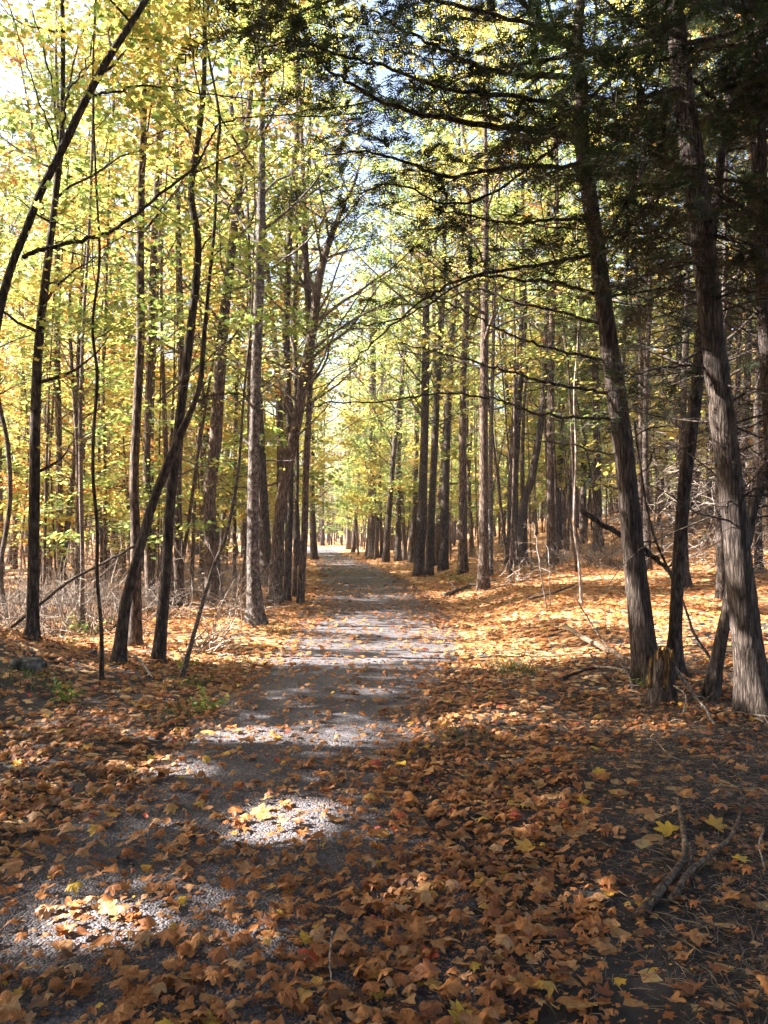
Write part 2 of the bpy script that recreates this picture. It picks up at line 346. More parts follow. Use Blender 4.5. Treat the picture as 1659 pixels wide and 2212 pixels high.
def density(x, y):
    d = np.abs(x - pathc(y)) - pathw(y)
    n = wn(x, y, .5) * .5 + wn(x + 7, y, .2) * .3
    k = np.where(d < 0, .23 + .16 * n, .8 + .3 * n)
    edge = 1 - ss((d + .45) / .45); k = np.where(d < 0, k + (1 - edge) * .45, k)
    near = 1 - ss((y - 2.9) / 1.6); k = k + np.where(d < 0, near * (.5 + .35 * n) * ss((x + 1.4) / 1.0 + .35), 0)
    right = ss((x + .5 * (y - 3.2)) / 1.2 + .2) * (1 - ss((y - 4.8) / 1.2)); k = np.where(d < 0, k + .38 * right, k)
    corner = ss((x - .72 - .24 * (y - 3.4) + .25 * n) / .35) * (1 - ss((y - 5.0) / 1.2)); k = k * (1 - .78 * corner) * (1 - .35 * ss((x - .9) / .5) * (1 - ss((y - 9) / 2)))
    dark = np.exp(-(((x + 3.6) / 1.3) ** 2 + ((y - 7.2) / .8) ** 2)); k = k * (1 - .6 * dark)
    far = ss((y - 9) / 6); k = np.where(d < 0, k + far * (-.02 + .2 * n + .45 * ss((d + 1.0) / .9)), k)
    return np.clip(k, .03, 1.2)
def scatter(n, y0, y1, half, pw=1.0):
    y = y0 + (y1 - y0) * rng.random(n) ** pw; x = (rng.random(n) * 2 - 1) * half(y)
    return x, y
def tints(n, x=None, y=None):
    t = rng.choice([.08, .2, .33, .47, .6, .69, .8, .88, .97], n, p=[.09, .16, .25, .24, .14, .06, .03, .02, .01]) + rng.normal(0, .03, n)
    return np.clip(t, 0, 1)
V_, T_, Q_, TT_, TQ_ = [], [], [], [], []; nv = 0
crumb = False
hero = []                                            # leaves shown largest stay out of the mass
def batch(x, y, low, smin, smax):
    global nv
    d = density(x, y) if not crumb else np.full(len(x), .7); kk = rng.random(len(x)) < d; x, y = x[kk], y[kk]; n = len(x)
    e = .05; nx = -(H(x + e, y) - H(x - e, y)) / (2 * e); ny = -(H(x, y + e) - H(x, y - e)) / (2 * e)
    nrm = np.stack([nx, ny, np.ones(n)], 1) + rng.normal(0, .20, (n, 3)) * np.array([1, 1, 0])
    a, b, c = frames(nrm, rng.random(n) * 6.28); size = smin + (smax - smin) * rng.random(n) ** 1.8
    pos = np.stack([x, y, GZ(x, y) + .006 + rng.random(n) * .022], 1); tt = tints(n); ti = rng.integers(0, len(TEMPL), n)
    flip = np.where(rng.random(n) < .5, 1, -1)
    if not low:
        near = np.argsort(y * 1.0 + np.abs(x) * .2)[:285]
        for q in near: hero.append((pos[q], a[q], b[q], c[q], size[q], tt[q], ti[q]))
        m = np.ones(n, bool); m[near] = False
    else: m = np.ones(n, bool)
    for k, (Vt, tri, quad) in enumerate(TEMPL):
        s = m & (ti == k)
        if low:
            c0 = [.2, .4, -.3, .5, -.5, .1, .1, -.7, -.2, -.4, .3, -.5, .2, -.6][k]; r2 = (LOWV[:, :2] ** 2).sum(1); Vt = LOWV.copy(); Vt[:, 2] = c0 * r2 * 1.8 + .25 * Vt[:, 0] * Vt[:, 1]
            tri = np.array([(0, i + 1, (i + 1) % 12 + 1) for i in range(12)]); quad = None
        ns = s.sum()
        if not ns: continue
        V = pos[s][:, None] + size[s][:, None, None] * (a[s][:, None] * Vt[None, :, :1] + b[s][:, None] * Vt[None, :, 1:2] + c[s][:, None] * (Vt[None, :, 2:3] - Vt[:, 2].min()) * .62)
        off = nv + np.arange(ns)[:, None, None] * len(Vt)
        V_.append(V.reshape(-1, 3)); T_.append((tri[None] + off).reshape(-1, 3)); TT_.append(np.repeat(tt[s], len(tri)))
        if quad is not None: Q_.append((quad[None] + off).reshape(-1, 4)); TQ_.append(np.repeat(tt[s], len(quad)))
        nv += ns * len(Vt)
x, y = scatter(23000, 1.9, 9.5, lambda y: .56 * y + 1.0); batch(x, y, False, .05, .118)
x, y = scatter(22000, 1.9, 9, lambda y: .56 * y + .8); batch(x, y, True, .012, .05)
x = pathc(y) + pathw(y) * (rng.random(len(y)) * 2 - 1); batch(x, y, True, .006, .02)
crumb = True
y = 2 + 4.6 * rng.random(9000); x = .45 + .2 * (y - 3.4) + 2.6 * rng.random(9000); batch(x, y, True, .008, .035)
crumb = False
x, y = scatter(62000, 9.0, 24, lambda y: .56 * y + 2, .85); batch(x, y, True, .08, .14)
x, y = scatter(42000, 23, 60, lambda y: .55 * y + 3, .8); batch(x, y, True, .12, .22)
fl = link('fallen_leaves', mesh('fallen_leaves', np.vstack(V_), [np.vstack(T_), np.vstack(Q_)], M['litter'], np.concatenate(TT_ + TQ_)))
fl['kind'] = 'stuff'; fl['label'] = 'thick carpet of fallen orange and brown maple leaves over the forest floor'; fl['category'] = 'fallen leaves'
KIND = [(.14, 'dark brown'), (.27, 'brown'), (.4, 'rusty orange'), (.54, 'orange'), (.65, 'tan'), (.745, 'pale tan'), (.84, 'golden'), (.91, 'yellow'), (2, 'red')]
SH = ['lying almost flat', 'cupped upwards', 'arched over the litter', 'tightly curled', 'crumpled', 'folded along its rib', 'flat and spread out', 'rolled up', 'creased and tilted', 'twisted', 'torn with a lobe missing', 'narrow and arched', 'oval', 'torn and bent']
lm = {}
def single_leaf(pos, a, b, c, size, tint, ti, label=None, group=None):
    kn = [i for i, (t, _) in enumerate(KIND) if tint < t][0]; key = (kn, ti)
    if key not in lm:
        Vt, tri, quad = TEMPL[ti]; Vt = Vt.copy(); Vt[:, 2] = (Vt[:, 2] - Vt[:len(RING) * 2, 2].min()) * .62
        lm[key] = mesh('fallen_leaf', Vt, [tri, quad], M['litter'], np.full(len(tri) + len(quad), tint))
    o = link('fallen_leaf', lm[key])
    from mathutils import Matrix
    o.matrix_world = Matrix([(a[0] * size, b[0] * size, c[0] * size, pos[0]), (a[1] * size, b[1] * size, c[1] * size, pos[1]), (a[2] * size, b[2] * size, c[2] * size, pos[2]), (0, 0, 0, 1)])
    kn = KIND[kn][1]
    tag(o, label or (('%s maple leaf %s, among the nearest litter' % (kn, SH[ti])) if ti != 12 else 'small %s oval leaf among the nearest maple litter' % kn), 'leaf', group or 'fallen %s leaves nearest the camera' % kn)
    return o
for hq in hero: single_leaf(*hq)
for (px, py, sz, tint, ti, lab) in [
        (1445, 1805, .13, .86, 6, 'bright yellow pointed leaf on dark soil left of the forked roots'), (1598, 1873, .09, .88, 6, 'small bright yellow leaf alone on dark needles at the right'),
        (1140, 1840, .14, .8, 1, 'large golden leaf with spread points in the middle of the right litter'), (870, 1785, .09, .93, 5, 'vivid red orange leaf standing up near the path middle'),
        (870, 1665, .11, .86, 0, 'yellow leaf lying flat where path meets the litter on the right'), (325, 1645, .12, .88, 1, 'yellow leaf at the left gravel edge beside a dim light patch'),
        (560, 1772, .13, .69, 6, 'pale star shaped leaf glowing in the round sun patch'), (1340, 1632, .07, .95, 0, 'small red leaf lying on bare soil below the stump'),
        (1360, 1700, .11, .69, 3, 'pale curled leaf on bare soil between stump and roots'), (235, 1990, .1, .74, 6, 'pale flat leaf in the sun patch at lower left'),
        (665, 2085, .1, .95, 6, 'red leaf showing its points at the bottom centre'), (1290, 1680, .1, .87, 0, 'yellow leaf on soil, farther than the golden one'),
        (490, 1640, .1, .86, 6, 'yellow leaf lying on open gravel left of the path middle'), (1545, 1790, .12, .8, 6, 'long golden leaf lying beside the right hand root')]:
    q = ground(px, py); n_ = np.array([[rng.normal(0, .12), rng.normal(-.18, .1), 1]]); A_, B_, C_ = frames(n_, np.array([rng.random() * 6.28]))
    single_leaf(np.array([q[0], q[1], float(GZ(q[0], q[1])) + .03]), A_[0], B_[0], C_[0], sz, tint, ti, lab, 'distinct leaves')

# ------------------------------------------------------------------ foliage builders
def rand_dir(az, el): return np.array([math.cos(az) * math.cos(el), math.sin(az) * math.cos(el), math.sin(el)])
def grow(p0, az, el, L, n=6, lift=.0, wob=.12, droop=0):
    P = [np.array(p0, float)]; d = rand_dir(az, el); st = L / n
    for k in range(n):
        d = d + rng.normal(0, wob, 3) + np.array([0, 0, lift - droop * (k / n)]); d /= np.linalg.norm(d); P.append(P[-1] + d * st)
    return np.array(P)
def sprays(C, per, rx, rz, size, jit=.35, bright=None):
    """C: centres; flat layered sprays of leaves"""
    n = len(C) * per; c = np.repeat(C, per, 0)
    rr = np.sqrt(rng.random(n)) * rx; th = rng.random(n) * 6.28
    tilt = np.repeat(rng.normal(0, .18, (len(C), 2)), per, 0)
    off = np.stack([rr * np.cos(th), rr * np.sin(th), rng.normal(0, rz, n)], 1); off[:, 2] += off[:, 0] * tilt[:, 0] + off[:, 1] * tilt[:, 1] - .15 * rr
    p = c + off; nrm = np.stack([tilt[:, 0], tilt[:, 1], np.ones(n)], 1) + rng.normal(0, jit, (n, 3))
    base = np.repeat(rng.random(len(C)), per) * .6 + rng.random(n) * .4
    return p, nrm, rng.random(n) * 6.28, size * (.6 + .7 * rng.random(n)), base
def limbs_on(tp, tr, z0, z1, nl, Lmax, el0, sub=5, tubes=None, thick=.45, droop=.0, lift=.04, base_len=.6):
    """procedural limbs between heights z0 and z1; returns spray centres"""
    C = []
    for k in range(nl):
        z = z0 + (z1 - z0) * ((k + rng.random()) / nl)
        i = int(np.searchsorted(tp[:, 2], z)); i = min(max(i, 1), len(tp) - 1)
        f = (z - tp[i - 1, 2]) / max(1e-6, tp[i, 2] - tp[i - 1, 2]); f = min(max(f, 0), 1); p = tp[i - 1] * (1 - f) + tp[i] * f; r = tr[i]
        q = (z - z0) / max(.01, z1 - z0); L = Lmax * (base_len + (1 - base_len) * math.sin(math.pi * min(1, q * 1.1))) * (.6 + .55 * rng.random()) * (1 - .4 * q)
        az = k * 2.4 + rng.normal(0, .4)
        P = grow(p, az, el0 * (.5 + rng.random()), L, 7, lift, .13, droop)
        rb = min(r * thick, .012 + .011 * L) * np.linspace(1, .22, len(P))
        if tubes: tubes.add(P, rb, 5)
        for s in range(sub):
            u_ = .25 + .75 * (s + rng.random()) / sub; j = min(len(P) - 2, int(u_ * (len(P) - 1))); q0 = P[j] + (P[j + 1] - P[j]) * rng.random()
            side = 1 if s % 2 else -1
            Ps = grow(q0, math.atan2(*(P[j + 1] - P[j])[[1, 0]]) + side * (.5 + .5 * rng.random()), rng.normal(.12, .15), L * (.25 + .25 * rng.random()), 4, .01, .18)
            if tubes: tubes.add(Ps, max(.003, rb[j] * .45) * np.linspace(1, .3, len(Ps)), 4)
            C += [Ps[2], Ps[3] * .5 + Ps[4] * .5]
        C.append(P[-1])
    return np.array(C)
def trunk_mesh(t, tp, tr, material, base, sides=12, rough=.07):
    tb = Tubes(); z = tp[:, 2] - tp[0, 2]; fl_ = (.85 if base[1] < 16 else .45) * np.exp(-z / .2); tb.add(tp, tr, sides, rough, fl_); link('trunk', tb.mesh('trunk', material, base), t)
def lit_limb(P):
    P = np.asarray(P)[1:]; tt = P[:, 2] / sdir[2]; gx = P[:, 0] - sdir[0] * tt; gy = P[:, 1] - sdir[1] * tt
    return (shade_keep(gx, gy) < .3).any() and -8 < gx.mean() < 9
def make_tree(name, label, cat, pts, top=15, bark='maple_bark', fol='yellow', crown=(5, 14), nl=16, Lmax=2.6, per=22, leaf=.088, group=None, D=None, base_y=None, el=.5, sub=5, rx=.42, lo=None, dlean=0, keep=1.0):
    """pts: (x, y, width) in picture units from base upwards"""
    g0 = ground(pts[0][0], pts[0][1]) if D is None else at(pts[0][0], pts[0][1], D)
    D0 = g0[1]; D0 = D0 if D is None else D
    P = [at(px, py, D0 + dlean * k) for k, (px, py, w_) in enumerate(pts)]; rr = [w_ / 2 * D0 / F for (_, _, w_) in pts]
    base = P[0].copy(); base[2] = float(H(base[0], base[1])); P[0] = base - np.array([0, 0, .12])
    P = np.array(P); dirv = P[-1] - P[-2]; dirv /= np.linalg.norm(dirv); dirv = dirv * .6 + np.array([0, 0, 1]) * .6
    top_r = rr[-1]
    if P[-1, 2] < top - 1:
        m = 4; z0 = P[-1, 2]
        for k in range(1, m + 1):
            P = np.vstack([P, P[-1] + (dirv + rng.normal(0, .05, 3)) / max(.5, dirv[2]) * (top - z0) / m]); rr.append(top_r * (1 - .85 * k / m))
    n = 7; TP = catmull(P, n); TR = np.interp(np.linspace(0, len(P) - 1, len(TP)), range(len(P)), rr)
    t = thing(name, label, cat, base, group)
    if bark == 'maple_bark' and rng.random() < .2: bark = 'grey_bark'
    trunk_mesh(t, TP, TR, M[bark], base, 14 if D0 < 14 else 10)
    tb = Tubes(); C = limbs_on(TP, TR, crown[0], min(crown[1], TP[-1, 2]), nl, Lmax, el, sub, tb)
    if lo:                                           # bare or nearly bare low twigs
        C2 = limbs_on(TP, TR, lo[0], lo[1], lo[2], lo[3], .25, 3, tb); 
        if len(lo) > 4: C = np.vstack([C, C2[rng.random(len(C2)) < lo[4]]])
    link('limbs', tb.mesh('limbs', M[bark if D0 < 14 else 'twig'], base), t)
    p_, n_, s_, z_, b_ = sprays(C, per, rx, .05, leaf)
    k = keep_mask(p_) & (rng.random(len(p_)) < keep)
    link('crown', leaves_mesh('crown', p_[k], n_[k], s_[k], z_[k], b_[k], M[fol], STAR if D0 < 14 else KITE, base), t)
    return t, TP, TR, base
def branch(t, base, pts, D0, D1, r0, r1, material, twigs=0, tl=.5, sides=6, name='branch'):
    """one traced branch: pts in picture units, its distance running from D0 to D1"""
    n = len(pts); P = catmull([at(px, py, D0 + (D1 - D0) * k / (n - 1)) for k, (px, py) in enumerate(pts)], 6)
    P[1:-1] += rng.normal(0, .008, P[1:-1].shape)
    tb = Tubes(); tb.add(P, np.linspace(r0, r1, len(P)), sides, .08); ends = []
    for k in range(twigs):
        i = 2 + int((len(P) - 3) * (k + rng.random() * .8) / twigs); i = min(i, len(P) - 2); d = P[i + 1] - P[i]; az = math.atan2(d[1], d[0]) + (1 if k % 2 else -1) * (.4 + .7 * rng.random())
        Q = grow(P[i], az, rng.normal(.05, .35), tl * (.5 + rng.random()), 5, .02, .2); rr_ = max(.0025, (r0 + (r1 - r0) * i / len(P)) * .4)
        tb.add(Q, rr_ * np.linspace(1, .35, len(Q)), 4); ends.append(Q)
        for _ in range(2):
            j = 2 + rng.integers(0, 3); Q2 = grow(Q[j], az + rng.normal(0, .7), rng.normal(0, .4), tl * .4 * (.4 + rng.random()), 3, 0, .2); tb.add(Q2, rr_ * .5 * np.linspace(1, .5, len(Q2)), 3); ends.append(Q2)
    o = link(name, tb.mesh(name, M[material], base), t)
    return o, P, ends
# conifer fronds: flat feathery shoots
def fronds(lines, dens, length, droop=.25, off=(0, 0, 0), filt=True):
    P0, Dv = [], []
    for L in lines:
        L = np.asarray(L); seg = np.linalg.norm(np.diff(L, axis=0), axis=1); n = max(1, int(seg.sum() * dens))
        u_ = rng.random(n) * (len(L) - 1.001); i = u_.astype(int); f = (u_ - i)[:, None]; p_ = L[i] * (1 - f) + L[i + 1] * f; d = L[i + 1] - L[i]; d /= np.linalg.norm(d, axis=1)[:, None] + 1e-9
        sd = np.cross(d, [0, 0, 1.]); sg = np.where(rng.random(n) < .5, 1, -1)[:, None]
        v = d * (.5 + .5 * rng.random((n, 1))) + sd * sg * (.5 + .6 * rng.random((n, 1))) + rng.normal(0, .2, (n, 3)); v[:, 2] -= droop * rng.random(n); v /= np.linalg.norm(v, axis=1)[:, None]
        P0.append(p_); Dv.append(v)
    P0 = np.vstack(P0); Dv = np.vstack(Dv); n = len(P0); Lf = length * (.5 + .8 * rng.random(n)); m = 16
    tt = (np.arange(m) + .5) / m; side = np.where(np.arange(m) % 2, 1, -1)
    S_ = np.cross(Dv, [0, 0, 1.]) + rng.normal(0, .15, (n, 3)); S_ /= np.linalg.norm(S_, axis=1)[:, None]; N_ = np.cross(S_, Dv)
    pos = P0[:, None] + Dv[:, None] * (tt[None] * Lf[:, None])[..., None]; pos[..., 2] -= (tt[None] ** 2 * Lf[:, None] * droop)
    d2 = Dv[:, None] * .75 + S_[:, None] * side[None, :, None] + rng.normal(0, .15, (n, m, 3)); d2 /= np.linalg.norm(d2, axis=2)[..., None]
    ll = (Lf[:, None] * .30 * (1 - .65 * tt[None]))[..., None]; wd = np.cross(d2, N_[:, None]) * .0055
    a = pos - wd; b = pos + wd; c = pos + d2 * ll * .6 + wd * .9; e = pos + d2 * ll; f_ = pos + d2 * ll * .6 - wd * .9
    V = np.stack([a, f_, e, c, b], 2).reshape(-1, 5, 3)
    tint = np.repeat(rng.random(n) ** 1.5, m) * .7 + rng.random(n * m) * .3
    if filt: k = keep_mask(V[:, 0]); V = V[k]; tint = tint[k]
    V = V - np.asarray(off)
    return V.reshape(-1, 3), np.arange(len(V) * 5).reshape(-1, 5), tint
def foliage(t, base, lines, dens, length, name='foliage', droop=.25):
    V, Fc, ti = fronds(lines, dens, length, droop, base); link(name, mesh(name, V, [Fc], M['conifer'], ti), t)

# ------------------------------------------------------------------ the conifers on the right
def conifer(label, pts, top, bark, limbs, fol_z, dens, D=None, nlimb=40, dead=(1.2, 4.0, 26, .9), Lmax=2.6, length=.22):
    g0 = ground(pts[0][0], pts[0][1]) if D is None else at(pts[0][0], pts[0][1], D); D0 = g0[1]
    P = [at(px, py, D0) for (px, py, w_) in pts]; rr = [w_ / 2 * D0 / F for (_, _, w_) in pts]
    base = P[0].copy(); base[2] = float(H(base[0], base[1])); P[0] = base - np.array([0, 0, .12])
    d = P[-1] - P[-2]; d = d / d[2]
    z0 = P[-1][2]
    for k in range(1, 4): P.append(P[-1] + (d * .5 + np.array([0, 0, .5])) * (top - z0) / 3); rr.append(rr[-1] * .6)
    P = np.array(P); TP = catmull(P, 7); TR = np.interp(np.linspace(0, len(P) - 1, len(TP)), range(len(P)), rr)
    t = thing('conifer_tree', label, 'tree', base)
    trunk_mesh(t, TP, TR, M[bark], base, 18, .09)
    lines = []
    for (bp, D1, r0, tw, fo) in limbs:
        o, Pb, ends = branch(t, base, bp, D0, D1, r0, .006, 'dark_bark', tw, .75)
        if fo > 0:
            L0 = int(len(Pb) * (1 - fo)); lines += [Pb[L0:]] + [e for e in ends if rng.random() < fo + .3]
    # living limbs higher up
    tb = Tubes(); 
    for k in range(nlimb):
        z = fol_z + (TP[-1, 2] - .5 - fol_z) * (k + rng.random()) / nlimb; i = min(int(np.searchsorted(TP[:, 2], z)), len(TP) - 1)
        q = (z - fol_z) / (TP[-1, 2] - fol_z); L = Lmax * (1 - .7 * q) * (.6 + .6 * rng.random())
        Pl = grow(TP[i], k * 2.4 + rng.normal(0, .3), .28 + .2 * rng.random(), L, 7, 0, .09, .1); tb.add(Pl, np.linspace(.010 + .006 * L, .004, len(Pl)), 5); lines.append(Pl[1:])
        for s in range(9):
            j = 1 + int(rng.random() * 6); dd = Pl[j + 1 if j < 7 else 7] - Pl[j - 1]
            Q = grow(Pl[j], math.atan2(dd[1], dd[0]) + (1 if s % 2 else -1) * (.5 + .4 * rng.random()), .05, L * .38 * (.5 + rng.random() * .6), 4, 0, .14, .12); tb.add(Q, .004, 3); lines.append(Q)
    # dead lower twigs
    for k in range(dead[2]):
        z = dead[0] + (dead[1] - dead[0]) * rng.random(); i = min(int(np.searchsorted(TP[:, 2], z)), len(TP) - 1)
        Pl = grow(TP[i], rng.random() * 6.28, rng.normal(.1, .25), dead[3] * (.4 + rng.random()), 6, .02, .17, .1); tb.add(Pl, np.linspace(.009, .003, len(Pl)), 4)
        for s in range(3):
            j = 2 + int(rng.random() * 4); Q = grow(Pl[j], rng.random() * 6.28, rng.normal(.1, .4), dead[3] * .35, 4, .02, .22); tb.add(Q, .0028, 3)
    link('limbs', tb.mesh('limbs', M['dark_bark'], base), t)
    foliage(t, base, lines, dens, length)
    return t, TP, base
A_limbs = [
    ([(1244, 165), (1140, 160), (1045, 147), (955, 105), (880, 70), (800, 20)], 6.6, .030, 14, .75),
    ([(1250, 297), (1170, 282), (1055, 272), (955, 255), (880, 240), (825, 220), (750, 175), (690, 130), (655, 60)], 6.4, .034, 16, .65),
    ([(1254, 355), (1130, 360), (1055, 370), (955, 380), (880, 350), (790, 330), (700, 335)], 6.9, .024, 14, .6),
    ([(1270, 470), (1180, 475), (1105, 482), (1005, 465), (940, 450)], 7.4, .018, 10, .5),
    ([(1280, 550), (1180, 570), (1080, 585), (980, 610), (930, 640), (830, 715), (760, 790)], 7.0, .022, 14, .1),
    ([(1285, 635), (1205, 610), (1130, 605), (1030, 597), (950, 640), (860, 690), (760, 700)], 7.6, .018, 12, .15),
    ([(1295, 700), (1205, 672), (1105, 650), (1030, 625), (945, 645), (850, 610)], 8.2, .016, 12, .1),
    ([(1299, 776), (1241, 764), (1163, 745), (1104, 722), (1065, 706), (980, 660), (900, 640)], 7.6, .017, 10, .0),
    ([(1315, 850), (1241, 837), (1163, 823), (1104, 803), (1065, 794), (960, 765), (860, 740)], 7.5, .017, 8, 0),
    ([(1318, 905), (1241, 903), (1163, 893), (1112, 878), (1065, 862), (960, 850), (870, 860), (790, 870), (700, 872), (640, 900)], 7.9, .016, 6, 0),
    ([(1335, 985), (1290, 975), (1230, 960), (1150, 950), (1090, 930)], 8.0, .012, 7, 0),
    ([(1335, 1055), (1300, 1048), (1265, 1040)], 8.0, .01, 2, 0),
    ([(1250, 240), (1150, 215), (1050, 200), (950, 190), (850, 150), (740, 120), (640, 90), (560, 110)], 5.9, .022, 16, .6),
    ([(1246, 60), (1100, 40), (960, 5), (840, -10), (720, 0), (620, 40), (540, 60)], 6.2, .022, 16, .6),
    ([(1252, 260), (1170, 340), (1060, 420), (960, 440), (860, 400), (760, 420)], 7.0, .018, 12, .5),
    ([(1240, 110), (1180, 60), (1130, 10), (1060, -60), (980, -120)], 7.4, .045, 12, .8),
    ([(1258, 230), (1300, 190), (1360, 130), (1420, 40), (1460, -60)], 8.6, .024, 12, .5),
    ([(1290, 350), (1330, 320), (1390, 270), (1450, 230), (1520, 160)], 8.8, .02, 10, .3),
    ([(1288, 520), (1340, 505), (1400, 500), (1470, 470), (1560, 450), (1659, 430)], 7.6, .017, 12, .5),
    ([(1305, 640), (1360, 635), (1440, 625), (1520, 640), (1600, 680)], 7.8, .014, 12, .4)]
A_pts = [(1402, 1475, 62), (1392, 1400, 54), (1374, 1250, 48), (1360, 1100, 46), (1345, 950, 44), (1325, 800, 40), (1308, 680, 36), (1292, 560, 34), (1272, 420, 32), (1257, 300, 31), (1256, 200, 30), (1246, 110, 30), (1252, 20, 22), (1262, -80, 18)]
t_, A_tp, A_base = conifer('tall conifer right of the path with long bare branches reaching left, behind the rotten stump', A_pts, 12, 'cedar_bark', A_limbs, 6.8, 20, nlimb=20, dead=(3.6, 6.2, 26, 1.1))
B_limbs = [
    ([(1478, 190), (1400, 210), (1340, 290), (1290, 370), (1240, 420)], 5.6, .022, 12, .5),
    ([(1485, 270), (1420, 320), (1370, 400), (1330, 480), (1290, 560)], 5.8, .02, 12, .5),
    ([(1500, 360), (1440, 410), (1390, 460), (1340, 500)], 6.2, .016, 10, .4),
    ([(1478, 160), (1530, 200), (1560, 235), (1620, 240)], 6.4, .02, 10, .6),
    ([(1515, 480), (1570, 470), (1659, 420)], 6.0, .018, 10, .8), ([(1470, 80), (1400, 60), (1330, 20), (1260, -40)], 5.6, .022, 12, .8),
    ([(1520, 560), (1450, 580), (1380, 600), (1300, 640)], 6.0, .015, 10, .35), ([(1530, 650), (1600, 630), (1659, 640)], 6.0, .014, 8, .5),
    ([(1548, 800), (1480, 790), (1400, 800), (1330, 830)], 6.3, .013, 8, .15), ([(1560, 880), (1620, 850), (1700, 830)], 6.2, .013, 8, .2)]
B_pts = [(1632, 1545, 72), (1622, 1450, 66), (1612, 1366, 62), (1598, 1230, 58), (1585, 1092, 55), (1572, 990, 55), (1560, 897, 55), (1548, 800, 52), (1536, 700, 49), (1522, 560, 50), (1508, 430, 48), (1494, 320, 46), (1476, 200, 42), (1460, 60, 38), (1450, -60, 34)]
t_, B_tp, B_base = conifer('thick conifer at the right edge, its pale fibrous bark catching sun on the left side', B_pts, 11, 'cedar_bark', B_limbs, 5.4, 22, dead=(1.6, 5, 44, 1.0), nlimb=34)
C_pts = [(1452, 1465, 44), (1458, 1366, 28), (1467, 1210, 28), (1479, 1053, 27), (1498, 897, 26), (1514, 741, 24), (1528, 600, 22), (1540, 500, 20), (1552, 400, 19), (1562, 300, 18), (1582, 190, 17), (1620, 50, 16), (1640, -60, 14)]
conifer('slim dark conifer standing between the two thick conifers', C_pts, 10, 'dark_bark', [], 5.2, 24, nlimb=15, Lmax=1.9, dead=(2, 4.6, 24, .9))
D_pts = [(1530, 1510, 34), (1549, 1425, 27), (1569, 1327, 26), (1584, 1249, 26), (1612, 1170, 25), (1627, 1092, 24), (1660, 1003, 23), (1700, 880, 22), (1750, 700, 20)]
conifer('thin trunk leaning right across the foot of the thick right hand conifer', D_pts, 7, 'dark_bark', [], 4.5, 26, nlimb=12, Lmax=1.6, dead=(1.3, 3, 14, .6))
conifer('conifer at the far right margin, mostly hidden behind the thick trunk', [(1700, 1480, 60), (1690, 1200, 46), (1668, 900, 40), (1650, 600, 36), (1640, 300, 30), (1640, 0, 26)], 11, 'cedar_bark', [], 3.6, 32, nlimb=44, Lmax=2.6, dead=(1.2, 4, 24, .9))
# conifers behind, deeper in on the right
for (px, D_, hh, lab) in [(1560, 13.5, 12, 'dense dark conifer behind the thick right hand trunk'), (1480, 15.5, 13, 'dark conifer standing deeper between slim and thick trunks'), (1640, 17, 14, 'tall dark conifer deep in the right edge'),
                          (1400, 19.5, 13, 'dark conifer seen just right of the long branched conifer'), (1350, 24, 15, 'distant dark conifer left of the others behind the long branched one'), (1600, 23, 16, 'distant dark conifer deep behind the thick right hand trunk')]:
    q = at(px, 1200, D_); q[2] = float(H(q[0], q[1]))
    dd = ray(px, 1200); yb = 1106 - F * math.tan(math.atan2(q[2] - CAM_Z, D_) - PITCH)
    conifer(lab, [(px, yb, 34 * 9 / D_ ), (px - 6, yb - 300, 26 * 9 / D_), (px + 4, yb - 600, 20 * 9 / D_)], hh, 'dark_bark', [], 3.5, 22, D=D_, nlimb=42, Lmax=2.7, dead=(1, 4.2, 44, 1.5), length=.26)

# unseen shade trees added outside the left edge of the view and above the camera: what keeps the foreground dark
def shade_conifer(x, y, hh, z0, Lmax, lab, nl=60, dens=30, length=.3):
    base = np.array([x, y, float(H(x, y))]); P = np.array([base - [0, 0, .1], base + [.05, 0, hh * .3], base + [-.05, .05, hh * .65], base + [0, 0, hh]]); TP = catmull(P, 7); TR = np.linspace(.16, .02, len(TP))
    t = thing('conifer_tree', lab, 'tree', base); trunk_mesh(t, TP, TR, M['cedar_bark'], base, 10)
    tb = Tubes(); lines = []
    for k in range(nl):
        z = z0 + (hh - .4 - z0) * (k + rng.random()) / nl; i = min(int(np.searchsorted(TP[:, 2], z)), len(TP) - 1); q = (z - z0) / (hh - z0); L = Lmax * (1 - .75 * q) * (.7 + .5 * rng.random())
        Pl = grow(TP[i], k * 2.4 + rng.normal(0, .3), .2, L, 6, 0, .08, .1)
        lines.append(Pl)
        if not lit_limb(Pl): tb.add(Pl, np.linspace(.03, .006, len(Pl)), 4)
        for s in range(6):
            j = 1 + int(rng.random() * 5); dd = Pl[j + 1] - Pl[j]; Q = grow(Pl[j], math.atan2(dd[1], dd[0]) + (1 if s % 2 else -1) * .7, .05, L * .4, 3, 0, .14, .1)
            lines.append(Q)
            if not lit_limb(Q): tb.add(Q, .005, 3)
    link('limbs', tb.mesh('limbs', M['dark_bark'], base), t)
    foliage(t, base, lines, dens, length)
shade_conifer(-7.5, 3.0, 11, 1.6, 2.8, 'dense unseen shade conifer left of the camera')
shade_conifer(-8.6, 6.6, 12, 2.0, 2.8, 'dense unseen shade conifer left of the view beside the near path')
shade_conifer(-13, 5.0, 15, 3.0, 3.6, 'taller unseen shade conifer farther left of the camera')
shade_conifer(-13.5, 10.4, 15, 4.0, 3.2, 'taller unseen shade conifer left of the view, deeper in')
shade_conifer(-6.5, -.6, 11, 1.6, 2.8, 'dense unseen shade conifer left behind the camera')
shade_conifer(-11.5, 1.0, 14, 2.0, 3.4, 'tall unseen shade conifer far left behind the camera')
shade_conifer(5.6, .2, 11, 3.6, 3.4, 'unseen shade conifer right beside the camera')
shade_conifer(1.8, -3.0, 12, 3.2, 3.6, 'unseen shade conifer behind the camera')
shade_conifer(-2.6, -2.2, 12, 3.6, 3.8, 'unseen shade conifer behind the camera at the left')
